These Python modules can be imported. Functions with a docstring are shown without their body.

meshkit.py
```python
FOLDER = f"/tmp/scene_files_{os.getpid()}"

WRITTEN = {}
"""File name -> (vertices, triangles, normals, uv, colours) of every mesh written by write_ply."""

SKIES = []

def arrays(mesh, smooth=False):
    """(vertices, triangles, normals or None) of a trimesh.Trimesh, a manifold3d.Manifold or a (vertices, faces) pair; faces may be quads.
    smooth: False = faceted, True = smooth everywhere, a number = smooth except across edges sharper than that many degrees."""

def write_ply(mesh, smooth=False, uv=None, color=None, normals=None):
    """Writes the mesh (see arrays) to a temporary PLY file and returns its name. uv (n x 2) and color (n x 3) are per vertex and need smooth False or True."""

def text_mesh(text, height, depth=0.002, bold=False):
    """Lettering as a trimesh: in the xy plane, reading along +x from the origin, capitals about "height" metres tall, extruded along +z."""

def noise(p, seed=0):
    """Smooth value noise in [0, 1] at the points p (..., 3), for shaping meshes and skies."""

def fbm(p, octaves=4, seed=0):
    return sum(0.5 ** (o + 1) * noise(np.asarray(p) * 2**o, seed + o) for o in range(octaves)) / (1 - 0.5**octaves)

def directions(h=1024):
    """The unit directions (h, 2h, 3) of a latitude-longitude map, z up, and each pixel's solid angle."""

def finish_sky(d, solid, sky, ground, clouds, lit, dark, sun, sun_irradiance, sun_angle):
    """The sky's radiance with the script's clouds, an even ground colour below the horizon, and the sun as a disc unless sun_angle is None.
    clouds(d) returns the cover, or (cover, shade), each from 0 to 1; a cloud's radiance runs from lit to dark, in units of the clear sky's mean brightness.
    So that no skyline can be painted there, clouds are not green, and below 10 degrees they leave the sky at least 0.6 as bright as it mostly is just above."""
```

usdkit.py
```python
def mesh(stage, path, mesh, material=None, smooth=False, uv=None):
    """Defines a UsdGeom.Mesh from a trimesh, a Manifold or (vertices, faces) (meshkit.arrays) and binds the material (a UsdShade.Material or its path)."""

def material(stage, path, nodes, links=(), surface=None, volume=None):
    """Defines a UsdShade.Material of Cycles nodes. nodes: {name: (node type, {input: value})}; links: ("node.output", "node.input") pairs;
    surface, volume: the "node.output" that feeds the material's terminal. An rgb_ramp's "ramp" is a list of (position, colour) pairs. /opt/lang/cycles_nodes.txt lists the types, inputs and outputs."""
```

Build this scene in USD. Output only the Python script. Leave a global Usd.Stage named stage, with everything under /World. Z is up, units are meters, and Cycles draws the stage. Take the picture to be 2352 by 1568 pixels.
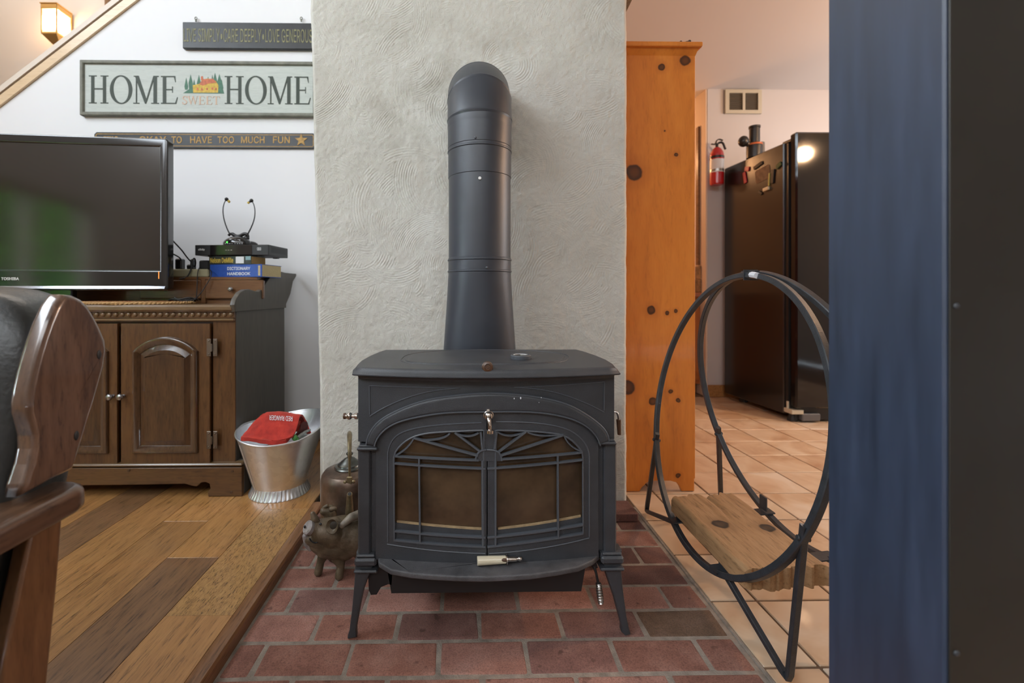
import math, random
import numpy as np, trimesh, manifold3d, usdkit, meshkit
from manifold3d import Manifold, CrossSection
from shapely.geometry import Polygon, LineString, Point, box as sbox
from shapely.ops import unary_union
from shapely import affinity
from pxr import Usd, UsdGeom, UsdLux, Gf, Sdf, UsdShade

stage = Usd.Stage.CreateInMemory()
UsdGeom.SetStageUpAxis(stage, UsdGeom.Tokens.z)
UsdGeom.SetStageMetersPerUnit(stage, 1.0)
UsdGeom.Xform.Define(stage, '/World')
UsdGeom.Scope.Define(stage, '/World/Looks')
random.seed(7); rng = np.random.default_rng(7)
PI = math.pi

# ---------------------------------------------------------------- camera
F, PX, PY, H, TH = 1045.0, 1081.4, 672.0, 0.87, math.radians(.9)
cam = UsdGeom.Camera.Define(stage, '/World/camera')
cam.AddTranslateOp().Set(Gf.Vec3d(0, 0, H))
cam.AddRotateXYZOp().Set(Gf.Vec3f(90, 0, -math.degrees(TH)))
cam.CreateHorizontalApertureAttr(36.0); cam.CreateVerticalApertureAttr(24.0)
cam.CreateFocalLengthAttr(36.0 * F / 2352)
cam.CreateHorizontalApertureOffsetAttr((1176 - PX) / 2352 * 36)
cam.CreateVerticalApertureOffsetAttr(-(784 - PY) / 2352 * 36)
cam.CreateClippingRangeAttr(Gf.Vec2f(.05, 100))
cam.CreateFStopAttr(3.0); cam.CreateFocusDistanceAttr(1.2)
cam.CreateExposureAttr(0.0)

# ---------------------------------------------------------------- light
dome = UsdLux.DomeLight.Define(stage, '/World/sky')
dome.CreateColorAttr(Gf.Vec3f(.74, .88, 1.0)); dome.CreateIntensityAttr(12.0)

def rect_light(name, pos, aim, w, h, col, inten):
    L = UsdLux.RectLight.Define(stage, '/World/' + name)
    d = np.array(aim, float) - np.array(pos, float); d /= np.linalg.norm(d)
    m = Gf.Matrix4d().SetLookAt(Gf.Vec3d(*pos), Gf.Vec3d(*aim), Gf.Vec3d(0, 0, 1) if abs(d[2]) < .95 else Gf.Vec3d(0, 1, 0)).GetInverse()
    L.AddTransformOp().Set(m)
    L.CreateWidthAttr(w); L.CreateHeightAttr(h); L.CreateColorAttr(Gf.Vec3f(*col)); L.CreateIntensityAttr(inten)
    return L
# daylight through the tall upper windows of the left wall and of the wall behind the camera
rect_light('daylight_left', (-3.26, -.6, 3.05), (-2.0, -.6, 2.6), 4.2, 1.5, (.80, .90, 1.0), 13.5)
rect_light('daylight_rear', (-.9, -2.72, 2.9), (-.9, -1.5, 2.5), 4.6, 1.6, (.90, .95, 1.0), 6.0)
rect_light('daylight_stair', (-2.6, 3.05, 3.95), (-2.6, 3.1, 2.0), 2.2, .5, (1.0, .95, .88), 7.0)  # added fill that brightens the stair wall; no window is built above it
# lamps of the kitchen and the hall
def bulb(name, pos, r, col, inten):
    L = UsdLux.SphereLight.Define(stage, '/World/' + name); L.AddTranslateOp().Set(Gf.Vec3d(*pos))
    L.CreateRadiusAttr(r); L.CreateColorAttr(Gf.Vec3f(*col)); L.CreateIntensityAttr(inten); return L
WARM = (1.0, .60, .33)
rect_light('daylight_kitchen', (4.12, 2.5, 1.65), (3.0, 2.6, 1.5), 1.2, 1.2, (.92, .95, 1.0), 9.0)
bulb('kitchen_bulb', (3.19, 1.75, 2.17), .055, WARM, 760)
bulb('hall_bulb', (1.45, 4.6, 2.2), .07, (1.0, .5, .22), 120)

# ---------------------------------------------------------------- pixel helpers (2352 x 1568 photograph -> a point at a real depth)
_c, _s = math.cos(TH), math.sin(TH)
def ray(px, py):
    a = (px - PX) / F
    d = np.array([a * _c + _s, _c - a * _s, (PY - py) / F]); return d / d[1]
def A(px, py, Y): return np.array([0, 0, H]) + ray(px, py) * Y
def FL(px, py, z=0):
    d = ray(px, py); return np.array([0, 0, H]) + d * ((z - H) / d[2])
def onX(px, py, X):
    d = ray(px, py); return np.array([0, 0, H]) + d * X / d[0]
def XZ(px, py, Y): p = A(px, py, Y); return (p[0], p[2])
def YZ(px, py, X): p = onX(px, py, X); return (p[1], p[2])

# ---------------------------------------------------------------- scene tree helpers
used = {}
def path_for(parent, name):
    k = (parent, name); n = used.get(k, 0); used[k] = n + 1
    return f'{parent}/{name}' + (f'_{n:03d}' if n else '')
class T:
    """a thing (or part) in the tree; meshes are given in world coordinates and stored relative to its base"""
    def __init__(s, prim, base): s.prim, s.base, s.path = prim, np.array(base, float), str(prim.GetPath())
    def part(s, name, mesh, mat, smooth=30, label=None, kind=None):
        v, f, n = meshkit.arrays(mesh)
        m = usdkit.mesh(stage, path_for(s.path, name), (v - s.base, f), MAT[mat], smooth)
        if label: m.GetPrim().SetCustomDataByKey('label', label)
        if kind: m.GetPrim().SetCustomDataByKey('kind', kind)
        return T(m.GetPrim(), s.base)
def meta(prim, label=None, cat=None, group=None, kind=None):
    for k, v in (('label', label), ('category', cat), ('group', group), ('kind', kind)):
        if v: prim.SetCustomDataByKey(k, v)
def thing(name, label, cat, base=(0, 0, 0), group=None, kind=None):
    x = UsdGeom.Xform.Define(stage, path_for('/World', name)); x.AddTranslateOp().Set(Gf.Vec3d(*map(float, base)))
    meta(x.GetPrim(), label, cat, group, kind); return T(x.GetPrim(), base)
def solo(name, mesh, mat, label=None, cat=None, group=None, kind=None, smooth=30):
    m = usdkit.mesh(stage, path_for('/World', name), mesh, MAT[mat], smooth)
    meta(m.GetPrim(), label, cat, group, kind); return T(m.GetPrim(), (0, 0, 0))

# ---------------------------------------------------------------- shapes
cat = trimesh.util.concatenate
def tri(v, f): return trimesh.Trimesh(np.asarray(v, float), np.asarray(f, int), process=False)
def hull(pts): return trimesh.convex.convex_hull(np.asarray(pts, float))
def bx(x0, x1, y0, y1, z0, z1, b=0.0):
    x0, x1 = sorted((x0, x1)); y0, y1 = sorted((y0, y1)); z0, z1 = sorted((z0, z1))
    if b <= 0:
        m = trimesh.creation.box((x1 - x0, y1 - y0, z1 - z0)); m.apply_translation(((x0 + x1) / 2, (y0 + y1) / 2, (z0 + z1) / 2)); return m
    p = []
    for sx in (0, 1):
        for sy in (0, 1):
            for sz in (0, 1):
                X, Y, Z = (x1, x0)[sx], (y1, y0)[sy], (z1, z0)[sz]; ix, iy, iz = (-b, b)[sx], (-b, b)[sy], (-b, b)[sz]
                p += [(X, Y + iy, Z + iz), (X + ix, Y, Z + iz), (X + ix, Y + iy, Z)]
    return hull(p)
def ext(poly, d):
    ps = getattr(poly, 'geoms', [poly])
    return cat([trimesh.creation.extrude_polygon(p, d, engine='earcut') for p in ps if p.area > 1e-10])
def plateXZ(poly, y0, y1):
    """shape given in (X, Z), standing upright between depths y0 (front) and y1"""
    poly = Polygon(poly) if not hasattr(poly, 'geom_type') else poly
    m = ext(poly.buffer(0), y1 - y0); v = m.vertices.copy()
    m.vertices = np.c_[v[:, 0], y0 + v[:, 2], v[:, 1]]; m.faces = m.faces[:, ::-1]; return m
def plateYZ(poly, x0, x1):
    poly = Polygon(poly) if not hasattr(poly, 'geom_type') else poly
    m = ext(poly.buffer(0), x1 - x0); v = m.vertices.copy()
    m.vertices = np.c_[x0 + v[:, 2], v[:, 0], v[:, 1]]; return m
def plateXY(poly, z0, z1):
    poly = Polygon(poly) if not hasattr(poly, 'geom_type') else poly
    m = ext(poly.buffer(0), z1 - z0); m.apply_translation((0, 0, z0)); return m
def bevel_plate(poly, d, b, steps=2, prof=None):
    """extrusion along +z of a (u, v) polygon with both rims rounded by b"""
    import mapbox_earcut
    from shapely.geometry.polygon import orient
    poly = Polygon(poly) if not hasattr(poly, 'geom_type') else poly
    if poly.geom_type != 'Polygon': poly = max(poly.geoms, key=lambda q: q.area)
    poly = orient(poly.buffer(0).simplify(1e-5)); b = min(b, d * .45)
    rings = [np.array(r.coords)[:-1] for r in (poly.exterior, *poly.interiors)]; nr = []
    for P in rings:
        e = np.roll(P, -1, 0) - P; e /= np.linalg.norm(e, axis=1, keepdims=True); q = np.c_[-e[:, 1], e[:, 0]]; s_ = q + np.roll(q, 1, 0)
        nr.append(s_ / np.maximum((s_ * q).sum(1, keepdims=True), .5))
    P, N = np.vstack(rings), np.vstack(nr); n = len(P); ends = np.cumsum([len(r) for r in rings])
    given = prof
    prof = [(b * (1 - math.sin(a)), b * (1 - math.cos(a))) for a in np.linspace(0, PI / 2, steps + 1)]
    prof = prof + [(o, d - z) for o, z in prof[::-1]]
    if given: prof = given
    v = np.vstack([np.c_[P + N * o, np.full(n, z)] for o, z in prof]); f = []; k0 = 0
    for k1 in ends:
        i = np.arange(k0, k1); j = np.r_[i[1:], i[0]]
        for k in range(len(prof) - 1): a, c = k * n, (k + 1) * n; f += [np.c_[i + a, j + a, j + c], np.c_[i + a, j + c, i + c]]
        k0 = k1
    cap = mapbox_earcut.triangulate_float64(np.ascontiguousarray(P + N * prof[-1][0]), ends.astype(np.uint32)).reshape(-1, 3).astype(int)
    c3 = P[cap]; sg = np.sign(np.cross(c3[:, 1] - c3[:, 0], c3[:, 2] - c3[:, 0]).sum())
    cap = cap if sg > 0 else cap[:, ::-1]
    f += [cap[:, ::-1], cap + (len(prof) - 1) * n]
    return tri(v, np.vstack(f))
def toXZ(m, y0):
    v = m.vertices; return tri(np.c_[v[:, 0], y0 + v[:, 2], v[:, 1]], m.faces[:, ::-1])
def toYZ(m, x0):
    v = m.vertices; return tri(np.c_[x0 + v[:, 2], v[:, 0], v[:, 1]], m.faces)
def toXY(m, z0):
    v = m.vertices; return tri(np.c_[v[:, 0], v[:, 1], z0 + v[:, 2]], m.faces)
def refine(m, L):
    mf = Manifold(manifold3d.Mesh(np.asarray(m.vertices, np.float32), np.asarray(m.faces, np.uint32)))
    if mf.status() != manifold3d.Error.NoError or mf.num_tri() == 0:
        m = m.copy(); m.merge_vertices(); v, f = trimesh.remesh.subdivide_to_size(m.vertices, m.faces, L); return tri(v, f)
    q = mf.refine_to_length(L).to_mesh(); return tri(q.vert_properties[:, :3], q.tri_verts)
def frames(P, closed=False):
    P = np.asarray(P, float); n = len(P)
    t = (np.roll(P, -1, 0) - np.roll(P, 1, 0)) if closed else np.gradient(P, axis=0)
    t /= np.linalg.norm(t, axis=1, keepdims=True)
    up = np.array([0, 0, 1.0]) if abs(t[0][2]) < .9 else np.array([0, 1.0, 0])
    a = np.cross(up, t[0]); a /= np.linalg.norm(a); N = [a]
    for i in range(1, n):
        a = N[-1] - t[i] * (N[-1] @ t[i]); a /= np.linalg.norm(a); N.append(a)
    N = np.array(N); return P, t, N, np.cross(t, N)
def tube(P, r, n=8, closed=False, flat=1.0, caps=True):
    P, t, N, B = frames(P, closed); k = len(P); r = np.broadcast_to(np.asarray(r, float), (k,))
    an = np.arange(n) * 2 * PI / n + (PI / 4 if n == 4 else 0)
    ring = P[:, None] + r[:, None, None] * (np.cos(an)[None, :, None] * N[:, None] + flat * np.sin(an)[None, :, None] * B[:, None])
    v = ring.reshape(-1, 3); f = []
    for i in range(k if closed else k - 1):
        j = (i + 1) % k
        for q in range(n):
            w = (q + 1) % n; f += [(i * n + q, j * n + q, j * n + w), (i * n + q, j * n + w, i * n + w)]
    if not closed and caps:
        v = np.vstack([v, P[0], P[-1]])
        for q in range(n):
            w = (q + 1) % n; f += [(k * n, q, w), (k * n + 1, (k - 1) * n + w, (k - 1) * n + q)]
    m = tri(v, f); return m
def bar(P, w, axis_u, thick=None, closed=False):
    """flat or square bar swept along P; axis_u is its fixed side direction"""
    P = np.asarray(P, float); thick = thick or w; n = len(P); u = np.asarray(axis_u, float); u /= np.linalg.norm(u)
    t = (np.roll(P, -1, 0) - np.roll(P, 1, 0)) if closed else np.gradient(P, axis=0)
    t /= np.linalg.norm(t, axis=1, keepdims=True); b = np.cross(t, u); b /= np.linalg.norm(b, axis=1, keepdims=True)
    cc = .22
    prof = [(-1, -1 + cc), (-1 + cc, -1), (1 - cc, -1), (1, -1 + cc), (1, 1 - cc), (1 - cc, 1), (-1 + cc, 1), (-1, 1 - cc)]
    v = np.array([P + u * (p * w / 2) + b * (q * thick / 2) for p, q in prof]).transpose(1, 0, 2).reshape(-1, 3); f = []; m = len(prof)
    for i in range(n if closed else n - 1):
        j = (i + 1) % n
        for q in range(m):
            k = (q + 1) % m; f += [(i * m + q, i * m + k, j * m + k), (i * m + q, j * m + k, j * m + q)]
    if not closed:
        for q in range(1, m - 1): f += [(0, q + 1, q), ((n - 1) * m, (n - 1) * m + q, (n - 1) * m + q + 1)]
    r = tri(v, f); r.fix_normals(); return r
def lathe(prof, n=32, c=(0, 0, 0), sy=1.0):
    prof = np.asarray(prof, float); k = len(prof); an = np.arange(n) * 2 * PI / n
    v = np.array([[(r * math.cos(a), r * sy * math.sin(a), z) for a in an] for r, z in prof]).reshape(-1, 3); f = []
    for i in range(k - 1):
        for q in range(n):
            w = (q + 1) % n; f += [(i * n + q, i * n + w, (i + 1) * n + w), (i * n + q, (i + 1) * n + w, (i + 1) * n + q)]
    m = tri(v + np.asarray(c), f); return m
def aim(m, a, b):
    """move a mesh built along +z from the origin so that it starts at a and points to b"""
    d = np.asarray(b, float) - np.asarray(a, float); d /= np.linalg.norm(d)
    m = m.copy(); m.apply_transform(trimesh.geometry.align_vectors((0, 0, 1), d)); m.apply_translation(a); return m
def ell(c, r, sub=3):
    m = trimesh.creation.icosphere(sub); m.apply_scale(r); m.apply_translation(c); return m
def cyl(a, b, r, n=16, b2=None):
    L = float(np.linalg.norm(np.asarray(b, float) - a)); e = min(r, L) * .12; r2 = r if b2 is None else b2
    return aim(lathe([(0, 0), (r - e, 0), (r, e), (r2, L - e), (r2 - e, L), (0, L)], n), a, b)
def spline(P, n):
    from scipy.interpolate import CubicSpline
    P = np.asarray(P, float); s = np.r_[0, np.cumsum(np.linalg.norm(np.diff(P, axis=0), axis=1))]
    return CubicSpline(s, P)(np.linspace(0, s[-1], n))
def smooth_poly(pts, n=80):
    """closed curve through the points"""
    from scipy.interpolate import CubicSpline
    P = np.asarray(list(pts) + [pts[0]], float); s = np.r_[0, np.cumsum(np.linalg.norm(np.diff(P, axis=0), axis=1))]
    return CubicSpline(s, P, bc_type='periodic')(np.linspace(0, s[-1], n, endpoint=False))
def text(s, x0, x1, z0, z1, y, depth=.0012, bold=False, flip=False):
    """lettering on a face that looks towards -Y, stretched into the given rectangle"""
    m = meshkit.text_mesh(s, 1.0, .1, bold); v = m.vertices.copy(); lo, hi = v.min(0), v.max(0)
    u = (v[:, 0] - lo[0]) / (hi[0] - lo[0]); w = (v[:, 1] - lo[1]) / (hi[1] - lo[1])
    if flip: u, w = 1 - u, 1 - w
    return tri(np.c_[x0 + u * (x1 - x0), y - depth * v[:, 2] / .1, z0 + w * (z1 - z0)], m.faces[:, ::-1])
def blob(bones, L=.008, it=12):
    """bones: (point, radius, point, radius) hulls joined into one smooth body"""
    ms = []
    for a, ra, b, rb in bones:
        pa = trimesh.creation.icosphere(2); q = np.vstack([pa.vertices * ra + np.asarray(a), pa.vertices * rb + np.asarray(b)])
        ms.append(Manifold.hull_points(q.astype(np.float32)))
    m = Manifold.batch_boolean(ms, manifold3d.OpType.Add).refine_to_length(L).to_mesh()
    t = trimesh.Trimesh(m.vert_properties[:, :3], m.tri_verts); trimesh.smoothing.filter_taubin(t, iterations=it); return t

# ---------------------------------------------------------------- materials
MAT = {}
def mat(name, nodes, links, surface='p.BSDF'): MAT[name] = usdkit.material(stage, '/World/Looks/' + name, nodes, links, surface)
def plain(name, col, rough=.5, metal=0.0, bump=0.0, bscale=400, var=0.0, vscale=20, coat=0.0, spec=.5, **kw):
    n = {'g': ('geometry', {}), 'p': ('principled_bsdf', {'base_color': col, 'roughness': rough, 'metallic': metal, 'coat_weight': coat, 'coat_roughness': .12, 'specular_ior_level': spec, **kw})}; l = []
    if var:
        n['v'] = ('noise_texture', {'scale': vscale, 'detail': 5.0, 'roughness': .6}); l.append(('g.position', 'v.vector'))
        lo = tuple(max(0, c * (1 - var)) for c in col); hi = tuple(min(1, c * (1 + var)) for c in col)
        n['r'] = ('rgb_ramp', {'ramp': [(.3, lo), (.7, hi)]}); l += [('v.fac', 'r.fac'), ('r.color', 'p.base_color')]
    if bump:
        n['b'] = ('noise_texture', {'scale': bscale, 'detail': 3.0}); n['bb'] = ('bump', {'strength': bump, 'distance': .002})
        l += [('g.position', 'b.vector'), ('b.fac', 'bb.height'), ('bb.normal', 'p.normal')]
    mat(name, n, l)
def wood(name, dark, mid, light, axis='y', rough=.4, coat=0.0, rnd=0.0, fine=1.0, knots=(), pores=.35, bump=.15, stretch=14.0, ring=.5, spec=.5, rndval=0.0):
    """grain runs along the axis; knots: (x, y, z, radius) round marks with their own rings"""
    sc = {'x': (1, stretch, stretch), 'y': (stretch, 1, stretch), 'z': (stretch, stretch, 1)}[axis]
    n = {'g': ('geometry', {}), 'o': ('object_info', {}),
         'rv': ('vector_math', {'math_type': 'scale', 'vector1': (1.7, 2.9, 1.3), 'scale': 0.0}),
         'ad': ('vector_math', {'math_type': 'add'}), 'm': ('mapping', {'scale': tuple(x * fine for x in sc)}),
         'w': ('noise_texture', {'scale': 1.6, 'detail': 4.0, 'roughness': .55, 'distortion': 1.2}),
         's': ('noise_texture', {'scale': 9.0, 'detail': 5.0, 'roughness': .7, 'distortion': .3}),
         'r': ('rgb_ramp', {'ramp': [(.25, dark), (.48, mid), (.75, light)]}),
         'mx': ('math', {'math_type': 'multiply_add', 'value2': ring}), 'sc': ('math', {'math_type': 'multiply', 'value2': 1 - ring}),
         'p': ('principled_bsdf', {'roughness': rough, 'coat_weight': coat, 'coat_roughness': .1, 'specular_ior_level': spec}),
         'pr': ('rgb_ramp', {'ramp': [(.32, (1 - pores,) * 3), (.46, (1, 1, 1))]}),
         'mu': ('mix', {'mix_type': 'multiply', 'fac': 1.0}), 'b': ('bump', {'strength': bump, 'distance': .001})}
    l = [('g.position', 'ad.vector1'), ('rv.vector', 'ad.vector2'), ('ad.vector', 'm.vector'), ('m.vector', 'w.vector'), ('m.vector', 's.vector'),
         ('s.fac', 'sc.value1'), ('w.fac', 'mx.value1'), ('sc.value', 'mx.value3'), ('mx.value', 'r.fac'), ('s.fac', 'pr.fac'),
         ('r.color', 'mu.color1'), ('pr.color', 'mu.color2'), ('s.fac', 'b.height'), ('b.normal', 'p.normal')]
    if rnd:
        n['ro'] = ('math', {'math_type': 'multiply', 'value2': rnd * 37.0}); l += [('o.random', 'ro.value1'), ('ro.value', 'rv.scale')]
    last = 'mu.color'
    if rndval:
        n['hv'] = ('hsv', {'hue': .5, 'saturation': 1.0, 'fac': 1.0}); n['hr'] = ('map_range', {'from_min': 0.0, 'from_max': 1.0, 'to_min': 1 - rndval, 'to_max': 1 + rndval})
        l += [('o.random', 'hr.value'), ('hr.result', 'hv.value'), (last, 'hv.color')]; last = 'hv.color'
    if knots:
        prev = None
        n['kn'] = ('noise_texture', {'scale': 30.0, 'detail': 2.0}); n['ks'] = ('vector_math', {'math_type': 'scale', 'scale': .012}); n['ka'] = ('vector_math', {'math_type': 'add'})
        l += [('g.position', 'kn.vector'), ('kn.color', 'ks.vector1'), ('g.position', 'ka.vector1'), ('ks.vector', 'ka.vector2')]
        for i, (kx, ky, kz, kr) in enumerate(knots):
            n[f'kd{i}'] = ('vector_math', {'math_type': 'distance', 'vector2': (kx + .006, ky + .006, kz + .006)}); n[f'kq{i}'] = ('math', {'math_type': 'divide', 'value2': kr})
            l += [('ka.vector', f'kd{i}.vector1'), (f'kd{i}.value', f'kq{i}.value1')]
            if prev:
                n[f'km{i}'] = ('math', {'math_type': 'minimum'}); l += [(prev, f'km{i}.value1'), (f'kq{i}.value', f'km{i}.value2')]; prev = f'km{i}.value'
            else: prev = f'kq{i}.value'
        kd = tuple(c * .14 for c in dark); km = tuple(c * .26 for c in dark)
        n['kh'] = ('math', {'math_type': 'multiply', 'value2': .25})
        n['kr'] = ('rgb_ramp', {'ramp': [(0, tuple(c * .3 for c in dark)), (.12, km), (.22, kd), (.27, kd), (.33, dark), (.8, dark)]}); n['kf'] = ('rgb_ramp', {'ramp': [(0, (1, 1, 1)), (.27, (1, 1, 1)), (.34, (.5, .5, .5)), (.75, (0, 0, 0))]})
        n['kx'] = ('mix', {'mix_type': 'mix'})
        l += [(prev, 'kh.value1'), ('kh.value', 'kr.fac'), ('kh.value', 'kf.fac'), ('kf.color', 'kx.fac'), (last, 'kx.color1'), ('kr.color', 'kx.color2')]; last = 'kx.color'
    l.append((last, 'p.base_color')); mat(name, n, l)
def masonry(name, c0, c1, c2, rough=.8, speck=.4, scale=9.0, bump=.5, rndval=.18):
    n = {'g': ('geometry', {}), 'o': ('object_info', {}), 'a': ('noise_texture', {'scale': scale, 'detail': 5.0, 'roughness': .6}), 'r': ('rgb_ramp', {'ramp': [(.3, c0), (.5, c1), (.72, c2)]}),
         's': ('noise_texture', {'scale': 260.0, 'detail': 3.0, 'roughness': .7}), 'sr': ('rgb_ramp', {'ramp': [(.3, (1 - speck,) * 3), (.5, (1, 1, 1)), (.72, (1 + speck * .6,) * 3)]}),
         'd': ('noise_texture', {'scale': 24.0, 'detail': 2.0}), 'dr': ('rgb_ramp', {'ramp': [(.27, (.45, .42, .4)), (.34, (1, 1, 1))]}),
         'mu': ('mix', {'mix_type': 'multiply', 'fac': 1.0}), 'm2': ('mix', {'mix_type': 'multiply', 'fac': .8}),
         'hv': ('hsv', {'hue': .5, 'saturation': 1.0, 'fac': 1.0}), 'hr': ('map_range', {'to_min': 1 - rndval, 'to_max': 1 + rndval}),
         'b': ('bump', {'strength': bump, 'distance': .0015}), 'p': ('principled_bsdf', {'roughness': rough})}
    l = [('g.position', 'a.vector'), ('g.position', 's.vector'), ('g.position', 'd.vector'), ('a.fac', 'r.fac'), ('s.fac', 'sr.fac'), ('d.fac', 'dr.fac'), ('r.color', 'mu.color1'), ('sr.color', 'mu.color2'),
         ('mu.color', 'm2.color1'), ('dr.color', 'm2.color2'), ('o.random', 'hr.value'), ('hr.result', 'hv.value'), ('m2.color', 'hv.color'), ('hv.color', 'p.base_color'), ('s.fac', 'b.height'), ('b.normal', 'p.normal')]
    mat(name, n, l)
def emit(name, col, strength): mat(name, {'e': ('emission', {'color': col, 'strength': strength})}, [], 'e.emission')

plain('wall_paint', (.80, .80, .81), .75, bump=.08, bscale=120)
plain('stair_paint', (.74, .66, .59), .8, bump=.08, bscale=120)
plain('kitchen_paint', (.55, .52, .515), .75, bump=.1, bscale=150)
plain('hall_paint', (.74, .60, .47), .75)
plain('ceiling_paint', (.72, .68, .66), .9, bump=.6, bscale=260)
plain('room_paint', (.52, .47, .42), .8)
plain('grout_dark', (.16, .095, .055), .9, bump=.4, bscale=300, var=.25, vscale=15)
plain('mortar', (.26, .215, .175), .95, bump=.8, bscale=260, var=.3, vscale=30)
plain('subfloor', (.10, .06, .03), .8)
# trowelled plaster: sooty smudges keep their own outlines
mat('plaster', {'g': ('geometry', {}), 'v': ('noise_texture', {'scale': 2.6, 'detail': 5.0, 'roughness': .62, 'distortion': .6}),
    'r': ('rgb_ramp', {'ramp': [(.28, (.53, .51, .455)), (.5, (.62, .605, .55)), (.72, (.67, .66, .61))]}),
    's': ('noise_texture', {'scale': 5.0, 'detail': 6.0, 'roughness': .65}), 'sr': ('rgb_ramp', {'ramp': [(.42, (1, 1, 1)), (.70, (.60, .57, .52))]}),
    'd': ('vector_math', {'math_type': 'distance', 'vector2': (.0, 1.83, 1.62)}), 'dr': ('rgb_ramp', {'ramp': [(.1, (1, 1, 1)), (.5, (0, 0, 0))]}), 'm': ('mix', {'mix_type': 'multiply'}),
    'b': ('noise_texture', {'scale': 300.0, 'detail': 4.0, 'roughness': .7}), 'bb': ('bump', {'strength': .8, 'distance': .003}), 'p': ('principled_bsdf', {'roughness': .9, 'specular_ior_level': .2})},
    [('g.position', 'v.vector'), ('v.fac', 'r.fac'), ('g.position', 's.vector'), ('s.fac', 'sr.fac'), ('g.position', 'd.vector1'), ('d.value', 'dr.fac'), ('dr.color', 'm.fac'), ('r.color', 'm.color1'), ('sr.color', 'm.color2'),
     ('m.color', 'p.base_color'), ('g.position', 'b.vector'), ('b.fac', 'bb.height'), ('bb.normal', 'p.normal')])
OAK = dict(axis='y', rough=.34, coat=.12, rnd=1.0, stretch=12.0, fine=1.7, pores=.58, bump=.12, ring=.5, rndval=.10)
wood('oak_light', (.21, .092, .027), (.43, .212, .068), (.56, .30, .105), **OAK)
wood('oak_mid', (.16, .070, .024), (.36, .175, .058), (.48, .25, .09), **OAK)
wood('oak_dark', (.075, .036, .016), (.19, .096, .042), (.29, .152, .066), **OAK)
wood('oak_speckled', (.10, .05, .018), (.35, .185, .062), (.52, .30, .11), **{**OAK, 'stretch': 4.5, 'fine': 6.0, 'pores': .6, 'ring': .3})
wood('oak_trim', (.14, .062, .026), (.24, .11, .046), (.32, .16, .07), **OAK)
masonry('brick_red', (.185, .076, .053), (.262, .115, .082), (.345, .176, .135))
masonry('brick_pink', (.22, .10, .075), (.31, .148, .113), (.39, .215, .172))
masonry('brick_purple', (.155, .073, .061), (.225, .11, .090), (.305, .168, .142))
masonry('brick_brown', (.085, .05, .032), (.13, .075, .045), (.19, .115, .08))
masonry('brick_dark', (.085, .036, .028), (.13, .055, .042), (.18, .085, .065))
def tile_mat(name, c0, c1, c2):
    mat(name, {'g': ('geometry', {}), 'o': ('object_info', {}), 'rv': ('vector_math', {'math_type': 'scale', 'vector1': (1.7, 2.9, 1.3)}), 'ad': ('vector_math', {'math_type': 'add'}),
        'ro': ('math', {'math_type': 'multiply', 'value2': 37.0}), 'a': ('noise_texture', {'scale': 5.5, 'detail': 4.0, 'roughness': .5, 'distortion': .8}), 'r': ('rgb_ramp', {'ramp': [(.3, c0), (.5, c1), (.68, c2)]}),
        'n': ('noise_texture', {'scale': 12.0}), 'b': ('bump', {'strength': .15, 'distance': .003}), 'p': ('principled_bsdf', {'roughness': .36, 'coat_weight': .1})},
        [('o.random', 'ro.value1'), ('ro.value', 'rv.scale'), ('g.position', 'ad.vector1'), ('rv.vector', 'ad.vector2'), ('ad.vector', 'a.vector'), ('a.fac', 'r.fac'), ('r.color', 'p.base_color'), ('ad.vector', 'n.vector'), ('n.fac', 'b.height'), ('b.normal', 'p.normal')])
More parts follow.
